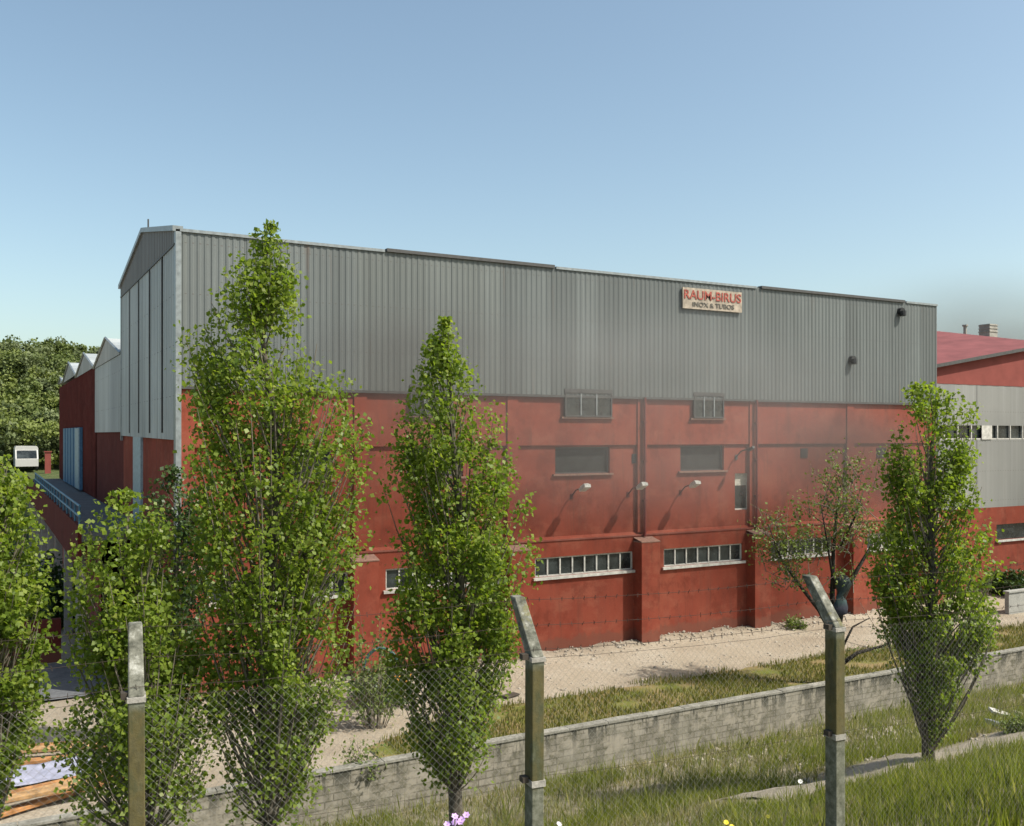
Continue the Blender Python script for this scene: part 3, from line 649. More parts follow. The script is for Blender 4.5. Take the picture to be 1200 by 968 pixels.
# ------------------------------------------------------------------ trees
def leaves_mesh(name, P, size, hang=.3):
    n = len(P); P = np.asarray(P)
    d = rng.normal(size=(n, 3)); d[:, 2] -= hang; d /= np.linalg.norm(d, axis=1)[:, None]
    # blades turn their faces towards the light
    nr = rng.normal(size=(n, 3)) * .75 + np.array([.45, -.45, .75]) * rng.choice([1, 1, -1], n)[:, None]
    nr -= (nr * d).sum(1)[:, None] * d; nr /= np.linalg.norm(nr, axis=1)[:, None]
    a = np.cross(nr, d); s = (rng.uniform(.7, 1.45, n) * size)[:, None]
    V = np.stack([P, P + d * s * .42 + a * s * .42 + nr * s * .06, P + d * s * 1.0, P + d * s * .42 - a * s * .42 + nr * s * .06], 1).reshape(-1, 3)
    return np_mesh(name, V, np.arange(n * 4).reshape(-1, 4))
def poplar(label, px, D, rows, yb, seed, nbr=130, per=150, leaf=.075, mat=None, spread=.15, trunk_r=.11, group='young poplars along the hillside', name='poplar_tree', depthk=.9, bark=None, lean=0, barkb=None, topx=None):
    rd = random.Random(seed); mat = mat or LEAF
    bx, by = at(px, D); z0 = hz(bx, by) if by < 20.4 else 0.0
    zs = [zz(r[0], D) for r in rows]; al = [(px - r[1]) / F * D for r in rows]; ar = [(r[2] - px) / F * D for r in rows]
    def prof(z, arr): return float(np.interp(z, zs[::-1], arr[::-1]))
    ztop, zbot = zs[0], zs[-1]
    R_ = Vector((cs, -sn, 0)); Dp = Vector((sn, cs, 0))
    def centre(z): return prof(z, [(q - p) / 2 for p, q in zip(al, ar)])
    def wid(z): return prof(z, [(q + p) / 2 for p, q in zip(al, ar)])
    root = empty(name, (bx, by, z0), 0, label, 'tree', group)
    # trunk wanders from the root toward the crown's middle line
    tp = []
    H = ztop - z0
    for i in range(13):
        f = i / 12; z = z0 - .1 + (H + .1) * f * .97
        c = (centre(z) if z > zbot else 0) * max(0, min(1, (f - .3) * 1.6)) * .9
        tp.append(Vector((bx, by, z)) + R_ * (c + .04 * math.sin(f * 9 + seed)) + Dp * (.05 * math.sin(f * 7 + seed * 2)))
    tr = [trunk_r * (1 - i / 12) ** .8 + .012 for i in range(13)]; tr[0] *= 1.25
    g = MB(); g.tube(tp, tr, 8); g.build('trunk', bark or BARK, root, True)
    def tpoint(z):
        f = max(0, min(.999, (z - z0 + .1) / ((H + .1) * .97))) * 12; i = int(f); return tp[i].lerp(tp[i + 1], f - i)
    br = MB(); P = []
    wmax = max(a + b for a, b in zip(al, ar)) / 2
    for i in range(nbr):
        for _ in range(40):
            zt = rd.uniform(zbot + .25, ztop); 
            if rd.random() < (wid(zt) / wmax) * .85 + .12: break
        ph = rd.uniform(0, 2 * math.pi); rr = rd.uniform(.35, 1) ** .6; 
        wl = wid(zt); tip = Vector((bx, by, zt)) + R_ * (centre(zt) + math.cos(ph) * wl * rr) + Dp * (math.sin(ph) * wl * rr * depthk)
        base = tpoint(max(zbot - .3, zt - (wl * rr) * rd.uniform(1.3, 2.4) - .25))
        mid = base.lerp(tip, .5) + (tip - tpoint(zt)) * .18 - Vector((0, 0, .12))
        pts = [base * (1 - q) ** 2 + mid * 2 * q * (1 - q) + tip * q * q for q in (0, .25, .5, .75, 1)]
        L = (tip - base).length
        br.tube(pts, [.004 + .008 * L * (1 - q) for q in (0, .25, .5, .75, 1)], 4, False)
        k = int(per * 1.95 * (.5 + .5 * min(2, L))); dens = rd.uniform(.55, 1.25)
        for _ in range(int(k * dens)):
            q = rd.random() ** .75 * .8 + .24; q2 = min(q, 1)
            p = base * (1 - q2) ** 2 + mid * 2 * q2 * (1 - q2) + tip * q2 * q2
            s_ = spread * (1.15 - .45 * q2)
            p = p + Vector((rd.gauss(0, s_), rd.gauss(0, s_), rd.gauss(0, s_ * 1.2)))
            if p.z > ztop + .05: continue
            c = centre(p.z); wl2 = wid(p.z) + .03; rel = p - Vector((bx, by, p.z)) - R_ * c
            u_, v_ = rel.dot(R_), rel.dot(Dp)
            edge = 1.13 + .55 * noise.noise((p.x * 1.8 + seed, p.y * 1.8, p.z * 1.5)) + .25 * noise.noise((p.x * 5, p.y * 5 + seed, p.z * 5))
            if (u_ / wl2) ** 2 + (v_ / (wl2 * depthk)) ** 2 > edge ** 2: continue
            gp_ = noise.noise((p.x * 2.1, p.y * 2.1 + seed, p.z * 1.7)) + .4 * noise.noise((p.x * 5, p.y * 5, p.z * 4))
            if gp_ < -.16 + .25 * rd.random() - .12: continue
            hf = (p.z - zbot) / (ztop - zbot)
            if hf < .34 and rd.random() < (.34 - hf) * 2.0: continue
            P.append(p)
    for i in range(int(per * 3.2)):                  # leader shoot at the very top
        zt = ztop - (ztop - zbot) * .13 * rd.random() ** 1.3; c = tpoint(min(zt, ztop)); wl = max(.05, wid(zt)) * .75
        P.append(Vector((bx, by, zt)) + R_ * (centre(zt) + rd.gauss(0, wl * .5)) + Dp * rd.gauss(0, wl * .5))
    br.build('branches', barkb or BARK_PALE, root, True)
    link_mesh('crown', leaves_mesh('crown', P, leaf), mat, root)
    return root
rowsA = [(262, 310, 326), (290, 290, 342), (325, 268, 352), (358, 228, 366), (400, 212, 386), (450, 212, 414), (500, 216, 426), (560, 228, 436), (620, 218, 432), (700, 216, 424), (760, 224, 412), (820, 234, 398), (880, 248, 380), (945, 262, 370)]
rowsB = [(372, 516, 528), (395, 503, 540), (440, 490, 566), (480, 472, 588), (520, 458, 600), (560, 448, 612), (620, 452, 632), (680, 452, 632), (740, 452, 612), (800, 464, 604), (850, 476, 594), (905, 495, 575)]
rowsC = [(450, 1066, 1100), (472, 1055, 1142), (510, 1052, 1144), (550, 1034, 1146), (600, 1024, 1152), (650, 1015, 1172), (700, 1024, 1178), (750, 1042, 1158), (800, 1060, 1130), (840, 1072, 1112), (868, 1080, 1102)]
rowsD = [(575, 130, 160), (600, 98, 196), (640, 84, 200), (680, 68, 212), (740, 82, 228), (800, 100, 238), (860, 66, 250), (910, 68, 250), (955, 110, 225)]
rowsE = [(535, -30, 4), (560, -50, 26), (600, -70, 46), (650, -80, 56), (700, -80, 48), (760, -85, 52), (850, -80, 42), (900, -70, 26), (955, -50, 0)]
poplar('tallest poplar, its tip rising above the roof edge of the grey hall', 315, 12.84, rowsA, 968, 1, 210, 120, 0.06, trunk_r=.10)
poplar('poplar with a narrow forked top standing behind the middle fence post', 535, 14.2, rowsB, 950, 2, 190, 110, 0.062)
poplar('rounded poplar standing alone at the right end of the factory', 1088, 19.4, rowsC, 905, 3, 200, 80, 0.075, trunk_r=.10)
poplar('bushy low poplar behind the left fence post', 172, 12.05, rowsD, 1000, 4, 150, 95, 0.06, trunk_r=.09)
poplar('poplar cut off by the left edge of the photo', -15, 11.3, rowsE, 1000, 5, 170, 110, 0.058, trunk_r=.09)
# darker tree behind, by the corner of the building
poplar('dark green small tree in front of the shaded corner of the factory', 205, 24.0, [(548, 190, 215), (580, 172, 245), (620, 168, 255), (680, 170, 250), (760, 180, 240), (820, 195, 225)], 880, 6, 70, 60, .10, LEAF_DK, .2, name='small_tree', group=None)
# thin half bare tree behind the block wall, with forked dark trunk
def bare_tree():
    D = 30.2; bx, by = at(986, D); root = empty('sparse_tree', (bx, by, 0), 0, 'half bare tree with a dark forked trunk and thin olive foliage behind the block wall', 'tree')
    rd = random.Random(11); R_ = Vector((cs, -sn, 0)); Dp = Vector((sn, cs, 0)); B = Vector((bx, by, 0))
    def q(px, py, dd=0): return B + R_ * ((px - 986) / F * D) + Dp * dd + Vector((0, 0, zz(py, D)))
    g = MB(); th = MB(); P = []
    limbs = [([(982, 812), (984, 770), (982, 735)], .17, .14), ([(982, 735), (988, 700), (1004, 670), (1022, 640)], .12, .04), ([(982, 735), (977, 700), (980, 650), (986, 600), (992, 570)], .11, .02),
             ([(984, 760), (960, 715), (940, 690), (915, 655), (900, 615)], .09, .015), ([(984, 780), (1005, 765), (1035, 757), (1060, 745)], .08, .02), ([(984, 765), (1000, 735), (1020, 725)], .05, .015), ([(978, 690), (968, 640), (958, 590)], .05, .012), ([(985, 640), (1005, 600), (1012, 575)], .04, .012)]
    for pts, r0, r1 in limbs:
        dd = rd.uniform(-.8, .8); n = len(pts); pp = [q(x, y, dd * i / n if r0 < .15 else 0) for i, (x, y) in enumerate(pts)]
        g.tube(pp, [r0 + (r1 - r0) * i / (n - 1) for i in range(n)], 7)
    g.build('trunk', BARK_DK, root, True)
    starts = [q(x, y) for x, y in ((915, 660), (930, 678), (945, 690), (960, 640), (968, 650), (958, 595), (980, 640), (984, 615), (992, 572), (988, 600), (1005, 600), (1010, 580), (1010, 655), (1022, 640), (985, 690), (1040, 752), (925, 670), (905, 640), (898, 615), (920, 630), (912, 650), (935, 640))]
    for i in range(210):
        s = rd.choice(starts) + Vector((rd.gauss(0, .15), rd.gauss(0, .4), rd.gauss(0, .2))); L = rd.uniform(.5, 1.3)
        d = Vector((rd.gauss(0, .6), rd.gauss(0, .6), rd.uniform(.1, 1.1))).normalized()
        pts = [s, s + d * L * .5 + Vector((0, 0, .05)), s + d * L + Vector((rd.gauss(0, .1), 0, .12))]
        th.tube(pts, [.014, .009, .004], 4, False)
        if rd.random() < .8:
            for _ in range(rd.randint(12, 36)):
                f = rd.uniform(.3, 1.1); P.append(s + d * L * f + Vector((rd.gauss(0, .12), rd.gauss(0, .12), rd.gauss(0, .12))))
    th.build('branches', BARK_PALE, root, True); link_mesh('crown', leaves_mesh('crown', P, .085), LEAF_OL, root)
    # dark sheet snagged in the fork
    g = MB(); c = q(981, 697, -.35); vs = []; n = 12
    for j, (dz, r) in enumerate([(.68, .10), (.60, .24), (.42, .30), (.22, .24), (.04, .17), (-.12, .25), (-.35, .33), (-.52, .26), (-.6, .1)]):
        for k in range(n):
            t = 2 * math.pi * k / n; rr = r * .62 * (1 + .4 * math.sin(2 * t + j * 1.3) + rd.uniform(-.35, .35))
            vs.append(c + R_ * (rr * math.cos(t) + (.06 if j < 4 else -.04)) + Dp * rr * .7 * math.sin(t) + Vector((0, 0, dz)))
    fs = [(j * n + k, j * n + (k + 1) % n, (j + 1) * n + (k + 1) % n, (j + 1) * n + k) for j in range(8) for k in range(n)] + [tuple(range(n)), tuple(8 * n + k for k in range(n))]
    m = N('dark_blue_green_cloth'); col = m.ramp(m.math('ADD', m.math('MULTIPLY', m.sep()[2], .5), -1.0), [(0, (.03, .033, .05)), (.28, (.028, .03, .045)), (.36, (.025, .05, .05)), (.55, (.02, .032, .03))]); m.done(col, .6, .4)
    g.add(vs, fs); tag(g.build('snagged_cloth', m.m, None, True), 'dark blue and green cloth snagged in the fork of the half bare tree', 'cloth')
bare_tree()
# bushes
def bush(label, px, D, z0, w_, h, n, leaf, mat, seed, name='bush', group=None):
    rd = random.Random(seed); bx, by = at(px, D); root = empty(name, (bx, by, z0), 0, label, 'bush', group); g = MB(); P = []
    for i in range(int(14 + w_ * 12)):
        a = rd.uniform(0, 6.28); r = rd.random() ** .5 * w_ / 2; hh = h * (1 - (r / (w_ / 2)) ** 2 * .6) * rd.uniform(.55, 1)
        b = Vector((bx + .3 * r * math.cos(a), by + .3 * r * math.sin(a), z0 - .03)); t = Vector((bx + r * math.cos(a), by + r * math.sin(a), z0 + hh)); m = b.lerp(t, .5) + Vector((rd.gauss(0, .06), rd.gauss(0, .06), .05))
        g.tube([b, m, t], [.012, .008, .003], 4, False)
        for _ in range(n):
            f = rd.uniform(.2, 1.05); p = b.lerp(t, f); P.append(p + Vector((rd.gauss(0, .09), rd.gauss(0, .09), rd.gauss(0, .09))))
    g.build('stems', BARK_PALE, root); link_mesh('foliage', leaves_mesh('foliage', P, leaf, 0), mat, root); return root
bush('tall thin olive shrub in the yard between the two middle poplars', 440, 26.0, 0, 2.0, 3.6, 26, .10, LEAF_OL, 21)
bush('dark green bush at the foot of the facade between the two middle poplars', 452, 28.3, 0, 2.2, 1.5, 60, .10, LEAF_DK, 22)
bush('pale dry shrub just behind the block wall, between the two middle poplars', 425, 21.9, 0, 1.2, 1.2, 20, .07, LEAF_OL, 23)
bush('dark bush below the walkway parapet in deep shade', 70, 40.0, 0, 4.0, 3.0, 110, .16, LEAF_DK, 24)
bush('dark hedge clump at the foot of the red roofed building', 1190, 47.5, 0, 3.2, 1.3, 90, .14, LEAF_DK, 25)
bush('small tuft growing in the gravel at the foot of the facade', 930, 39.0, 0, .9, .6, 30, .08, LEAF_OL, 26)
bush('green weed clump just below the pale board on the hillside', 1192, 22.0, hz(*at(1192, 22.0)), .7, .35, 45, .06, LEAF_OL, 28)
# far trees on the hill: three kinds built once, then copied
def far_proto(seed, h, r, mat):
    rd = random.Random(seed); root = empty('hill_tree', (0, 0, 0), 0, None, None); g = MB(); g.tube([(0, 0, -.5), (.1, 0, h * .4), (0, .1, h * .75)], [.3, .22, .06], 6); 
    cl = [(rd.gauss(0, r * .42), rd.gauss(0, r * .42), h * rd.uniform(.3, .95), r * rd.uniform(.25, .5)) for _ in range(22)]
    for c in cl[:8]: g.tube([(0, 0, h * .35), c[:3]], [.1, .03], 4, False)
    g.build('trunk', BARK_DK, root); P = []
    for x, y, z, q in cl:
        for _ in range(85):
            v = Vector((rd.gauss(0, 1), rd.gauss(0, 1), rd.gauss(0, .8))); v.normalize(); P.append(Vector((x, y, z)) + v * q * rd.uniform(.6, 1.08))
    link_mesh('crown', leaves_mesh('crown', P, .5, 0), mat, root); return root
LEAF_FAR2 = mk_leaf('far_tree_leaf_yellowish', [(0, (.11, .14, .03)), (.5, (.15, .19, .04)), (1, (.20, .23, .07))], .3, .6, .2)
LEAF_FAR3 = mk_leaf('far_tree_leaf_grey', [(0, (.10, .125, .05)), (.5, (.13, .165, .065)), (1, (.17, .20, .09))], .3, .6, .2)
protos = [(far_proto(31, 6.5, 3.2, LEAF_FAR), 'dark green'), (far_proto(32, 5.5, 3.0, LEAF_FAR2), 'yellowish green'), (far_proto(33, 5.0, 3.4, LEAF_FAR3), 'grey green')]
used = [False] * 3
def place_tree(k, X, D, s, rzr, label):
    src = protos[k][0]; x, y = w2(X, D); z = hillz(X, D) - .2
    if not used[k]: r = src; used[k] = True
    else:
        r = src.copy(); COL.objects.link(r)
        for ch in src.children: c = ch.copy(); COL.objects.link(c); c.parent = r; c.matrix_parent_inverse = Matrix.Identity(4)
    r.location = (x, y, z); r.scale = (s, s, s); r.rotation_euler = (0, 0, rzr); r['label'] = label; r['category'] = 'tree'; r['group'] = 'trees standing out of the wooded hill'
rd = random.Random(50); P = []; tk = MB(); PL = []; PY = []
for row, D in enumerate((100, 107, 112, 120, 129, 139, 150)):
    for px in np.arange(-60 + (row % 2) * 10, 122, 19.0 - row * .6):
        D_ = D + rd.uniform(-3, 3); X = (px + rd.uniform(-6, 6) - 600) / F * D_; x, y = w2(X, D_); z = hillz(X, D_); h = rd.uniform(3.0, 5.6); r_ = rd.uniform(1.8, 3.0)
        tk.tube([(x, y, z - .4), (x, y, z + h * .6)], [.2, .08], 5)
        tgt = rd.choice((P, PL, PY))
        for _ in range(20):
            cx, cy, cz, q = x + rd.gauss(0, r_ * .5), y + rd.gauss(0, r_ * .5), z + h * rd.uniform(.2, .9), r_ * rd.uniform(.22, .45)
            for _ in range(110):
                v = Vector((rd.gauss(0, 1), rd.gauss(0, 1), rd.gauss(0, .8))); v.normalize(); tgt.append(Vector((cx, cy, cz)) + v * q * rd.uniform(.6, 1.1))
ms = [leaves_mesh('woodland', q, .33, 0) for q in (P, PL, PY)]
for me, mt, lab in zip(ms, (LEAF_FAR, LEAF_FAR3, LEAF_FAR2), ('dark green trees of the wood covering the far left hill', 'grey green trees of the wood covering the far left hill', 'yellowish green trees of the wood covering the far left hill')):
    tag(link_mesh('woodland', me, mt), lab, 'woodland', None, 'stuff')
tag(tk.build('woodland_trunks', BARK_DK), 'trunks inside the wood on the far left hill', 'woodland', None, 'stuff')
place_tree(0, (8 - 600) / F * 165, 165, .95, 1, 'tall dark tree on the crest of the hill at the very left edge')
place_tree(0, (56 - 600) / F * 160, 160, .8, 2, 'round dark tree standing clear on the crest of the hill, left of the workshop gables')
place_tree(2, (3 - 600) / F * 97, 97, .8, 3, 'pale grey green rounded tree at the foot of the hill, left of the white van')
place_tree(1, (30 - 600) / F * 160, 160, .5, 3, 'small yellowish tree on the hill crest between the two dark crest trees')

# ------------------------------------------------------------------ grass (uncountable)
def blades(name, pts, hmin, hmax, wid, mat, lean=.35):
    n = len(pts); P = np.asarray(pts, dtype=float); h = rng.uniform(hmin, hmax, n)[:, None]
    a = rng.uniform(0, 2 * np.pi, n); d = np.stack([np.cos(a), np.sin(a), np.zeros(n)], 1); b = rng.uniform(0, 2 * np.pi, n)
    l = np.stack([np.cos(b), np.sin(b), np.zeros(n)], 1) * (rng.uniform(.1, lean, n)[:, None] * h); up = np.array([0, 0, 1.])
    w_ = wid * rng.uniform(.6, 1.3, n)[:, None]
    V = np.stack([P - d * w_, P + d * w_, P + d * w_ * .7 + l * .35 + up * h * .6, P + l + up * h, P - d * w_ * .7 + l * .35 + up * h * .6], 1).reshape(-1, 3)
    F5 = np.arange(n * 5).reshape(-1, 5)
    o = link_mesh(name, np_mesh(name, V, F5), mat); o['kind'] = 'stuff'; return o
def vis(x, y):
    X = cs * x - sn * y; D = sn * x + cs * y
    return D > 4 and -.62 < X / D < .62
rd = random.Random(90); gp = []; dp = []; tall = []
tries = 0
while len(gp) < 60000 and tries < 330000:
    tries += 1; x = rd.uniform(-3, 34); y = rd.uniform(5.8, 20.3)
    if not vis(x, y): continue
    D = sn * x + cs * y; 
    if rd.random() > (9 / D) ** 1.0 + .15: continue
    path = x > 12.0 and 12.6 < y < 14.4
    g_ = noise.noise((x * .35, y * .35, 4)) + .5 * noise.noise((x * 1.2, y * 1.2, 9)) + (.45 if x > 8 and y < 12.6 else -.12) + (.4 if (x > 11 and 14.3 < y < 17) else 0)
    cl = noise.noise((x * 2.2, y * 2.2, 2))
    if path and rd.random() < .985: continue
    p = (x, y, hz(x, y) - .02)
    if g_ > .05 and cl > -.35: gp.append(p)
    elif cl > .0 or rd.random() < .2: dp.append(p)
blades('grass', gp, .10, .34, .008, GRASS); tag(bpy.data.objects['grass'], 'rough green grass on the hillside behind the fence', 'grass')
blades('dry_grass', dp, .08, .30, .007, DRYGR, .6); tag(bpy.data.objects['dry_grass'], 'dry straw coloured grass and weeds on the hillside', 'grass')
# taller seedheads / weeds
tp_ = []
for i in range(6500):
    x = rd.uniform(-2, 32); y = rd.choice((rd.uniform(6.8, 19), rd.uniform(15, 20.2)))
    if not vis(x, y) or noise.noise((x * .9, y * .9, 14)) < -.08 or (x > 12 and 11.9 < y < 14.4): continue
    for _ in range(3): tp_.append((x + rd.gauss(0, .05), y + rd.gauss(0, .05), hz(x, y) - .02))
blades('tall_weeds', tp_, .3, .65, .006, mk_leaf('weed_stem', [(0, (.15, .18, .05)), (.5, (.22, .25, .07)), (1, (.40, .37, .22))], .3, .6, .45), .35)
tag(bpy.data.objects['tall_weeds'], 'tall thin weeds standing above the hillside grass', 'weeds')
vp = []
while len(vp) < 34000:
    x = rd.uniform(9, 48); y = rd.uniform(20.7, 25.2)
    if y > verge_edge(x) + rd.uniform(-.3, .15) or (noise.noise((x * .6, y * .9, 6)) < -.25): continue
    vp.append((x, y, .03))
blades('verge_grass', vp, .05, .22, .012, mk_leaf('verge_blade', [(0, (.10, .12, .018)), (.6, (.17, .18, .03)), (1, (.32, .24, .10))], .3, .6, .3))
tag(bpy.data.objects['verge_grass'], 'short yellowish green grass strip behind the block wall', 'grass')

# rubble at the foot of the facade, pebbles on the yard (uncountable)
def rubble(name, pts, smin, smax, mat, label):
    base = [(-1, -1, -.5), (1, -.9, -.5), (1, 1, -.5), (-.9, 1, -.5), (-.7, -.6, .5), (.6, -.7, .6), (.7, .6, .45), (-.6, .7, .6)]
    fc = [(0, 3, 2, 1), (4, 5, 6, 7), (0, 1, 5, 4), (1, 2, 6, 5), (2, 3, 7, 6), (3, 0, 4, 7)]; V = []; Fc = []
    for i, p in enumerate(pts):
        s = rd.uniform(smin, smax) * (.6 + rd.random() ** 3); m = Matrix.Rotation(rd.uniform(0, 6.3), 3, Vector((rd.gauss(0, .3), rd.gauss(0, .3), 1)).normalized())
        for b in base:
            V.append(Vector(p) + m @ Vector((b[0] * s * rd.uniform(.7, 1.2), b[1] * s * rd.uniform(.7, 1.2), b[2] * s)))
        Fc += [tuple(8 * i + j for j in f) for f in fc]
    o = link_mesh(name, np_mesh(name, V, Fc), mat); o['kind'] = 'stuff'; tag(o, label, 'rubble')
pts = []
for i in range(1100):
    x = rd.uniform(5, 39); y = T0 - abs(rd.gauss(.25, .5)) - .05
    pts.append((x, y, ground_z(x, y) + .02))
for i in range(2600):
    x = rd.uniform(4, 40); y = rd.uniform(24.6, 29.4)
    if noise.noise((x * .8, y * .8, 3)) > -.1: pts.append((x, y, ground_z(x, y)))
rubble('rubble', pts, .012, .05, ROCK, 'pale broken rubble scattered along the foot of the red facade')
pts = []
for i in range(1500):
    x = rd.uniform(14, 30); y = rd.uniform(13.6, 20.3)
    if noise.noise((x * .5, y * .5, 33)) > .0: pts.append((x, y, hz(x, y)))
for i in range(700): x = 21.5 + rd.gauss(0, 1.2); y = 17.5 + rd.gauss(0, .8); pts.append((x, y, hz(x, y)))
rubble('hillside_stones', pts, .02, .08, ROCK, 'loose stones and builders rubble on the slope at the right')
def slab(px, D, dx, dz, L, w_, t, rot, mat, label, cat, name):
    x, y = at(px, D); z = (hz(x, y) if y < 20.4 else 0) + dz; m = Matrix.Translation((x, y, z)) @ Matrix.Rotation(rot[2], 4, 'Z') @ Matrix.Rotation(rot[1], 4, 'Y') @ Matrix.Rotation(rot[0], 4, 'X')
    g = MB(); g.obox(m, L, w_, t); o = g.build(name, mat); tag(o, label, cat); 
    bv = o.modifiers.new('edge', 'BEVEL'); bv.width = min(t, w_) * .12; bv.segments = 1; return o
slab(1178, 26.0, 0, .18, .95, .22, .07, (.3, .32, -.35), WHITE, 'white broken board lying on the rubble of the slope, at the right edge', 'board', 'broken_board')
slab(1192, 25.3, 0, .14, .34, .26, .24, (.2, .4, .5), ROCK, 'pale rounded concrete lump beside the white broken board', 'lump', 'concrete_lump')
slab(1166, 24.5, 0, .08, .5, .3, .12, (.2, .1, 1.2), TARP, 'crumpled bluish scrap in the rubble below the white broken board', 'scrap', 'crumpled_scrap')
slab(598, 29.0, 0, .04, .55, .28, .05, (0, 0, .3), RUST, 'small dark scrap lying on the sandy yard behind the middle fence post', 'scrap', 'dark_scrap')
# teal hoop at the foot of the facade
x, y = at(447, 30.0); g = MB(); g.tube([Vector((x, y, 0)) + Vector((cs, -sn, 0)) * (-.62 * math.cos(t)) + Vector((0, 0, 1.25 * math.sin(t) ** .7)) for t in np.linspace(.02, math.pi - .02, 12)], .055, 7)
tag(g.build('metal_hoop', plain('teal_paint', (.04, .11, .11), .5), None, True), 'teal bent metal hoop standing before the red wall between the two middle poplars', 'hoop')

# planks and sheet piled in the yard, lower left
specs = [(30, 23.9, 3.6, .30, .12, -.25, WOOD, 'long orange plank at the back of the yard pile, partly behind the left poplars'),
         (48, 23.5, 3.2, .28, .22, -.30, WOOD2, 'tan plank lying on top of the rear planks of the yard pile'),
         (25, 22.9, 3.0, .25, .10, -.18, WOOD, 'short orange plank in front of the rear planks'),
         (30, 20.9, 4.2, .28, .16, .22, WOOD, 'orange plank slanting up to the right, in front of the pale sheet'),
         (20, 20.3, 4.0, .26, .26, .30, WOOD2, 'tan plank resting on the slanting planks at the lower left'),
         (45, 20.4, 3.8, .24, .10, .42, WOOD, 'reddish plank closest to the block wall at the lower left'),
         (8, 19.9, 3.4, .26, .36, .12, WOOD2, 'topmost tan plank at the lower left corner')]
for px, D, L, w_, z, rr, mt, lab in specs:
    slab(px, D, 0, z, L, w_, .09, (0, 0, rr), mt, lab, 'plank', 'plank')['group'] = 'planks piled in the yard'
x, y = at(38, 22.0); V = []; n = 16
for j in range(n):
    for i in range(n): 
        a, b = (i / (n - 1) - .5) * 2.9, (j / (n - 1) - .5) * 1.4
        V.append((x + a, y + b, .16 + .10 * noise.noise((a * 1.6, b * 2, 1)) + .05 * noise.noise((a * 5, b * 5, 7))))
Fc = [(j * n + i, j * n + i + 1, (j + 1) * n + i + 1, (j + 1) * n + i) for j in range(n - 1) for i in range(n - 1)]
o = link_mesh('plastic_sheet', np_mesh('plastic_sheet', V, Fc), TARP, None, True); tag(o, 'crumpled pale blue sheet lying between the planks at the lower left', 'sheet')
o.modifiers.new('thick', 'SOLIDIFY').thickness = .01

# flowers
def flower(px, py, D, col, label, rad, seed, petals=6, heads=1):
    rd = random.Random(seed); x, y = at(px, D); z = zz(py, D); z0 = hz(x, y); r = empty('wild_flower', (x, y, z0), 0, label, 'flower', None)
    g = MB(); mp = plain('petal_' + label[:6], col, .6, .3, 0, .15); mc = plain('centre_' + label[:6], tuple(c * .5 for c in col))
    for h in range(heads):
        hd = MB(); ct = MB()
        c = Vector((x + (rd.gauss(0, rad * 1.4) if h else 0), y + (rd.gauss(0, rad) if h else 0), z - (rd.uniform(.3, 2.2) * rad if h else 0)))
        g.tube([(x, y, z0), (x + .02, y, (z0 + c.z) / 2), c], [.006, .005, .004], 5)
        nrm = Vector((-sn * .6 + rd.gauss(0, .2), -cs * .6, .8)).normalized(); q = nrm.to_track_quat('Z', 'Y').to_matrix()
        for k in range(petals):
            t = 2 * math.pi * k / petals; d = q @ Vector((math.cos(t), math.sin(t), .25)); s = q @ Vector((-math.sin(t), math.cos(t), 0))
            hd.add([c, c + d * rad * .6 + s * rad * .38, c + d * rad, c + d * rad * .6 - s * rad * .38], [(0, 1, 2, 3)])
        ct.tube([c - nrm * .004, c + nrm * rad * .15], rad * .2, 7)
        hh = hd.build('blossom', mp, r); ct.build('flower_centre', mc, hh)
    g.build('stem', GRASS, r)
flower(533, 957, 6.3, (.50, .32, .62), 'cluster of pale purple flowers at the bottom edge beside a poplar trunk', .026, 1, 6, 6)
flower(655, 966, 6.6, (.6, .55, .6), 'single whitish flower at the bottom edge just right of the middle fence post', .022, 2, 7, 1)
flower(851, 964, 8.0, (.75, .55, .03), 'bright yellow flower at the bottom edge between the middle and right fence posts', .024, 3, 8, 2)
flower(900, 957, 9.0, (.7, .6, .05), 'tiny yellow flower left of the right fence post', .022, 4, 8, 1)
flower(938, 916, 12.5, (.75, .74, .66), 'small white flower just left of the right fence post', .035, 5, 8, 1)
flower(1120, 962, 10.5, (.75, .62, .04), 'yellow flower at the bottom edge under the rounded poplar', .04, 6, 8, 2)
flower(1184, 893, 15.5, (.70, .66, .06), 'yellow flower on the slope near the right edge', .05, 7, 8, 2)
flower(471, 793, 27.0, (.70, .30, .04), 'orange flowers at the foot of the facade between the two middle poplars', .09, 8, 7, 6)

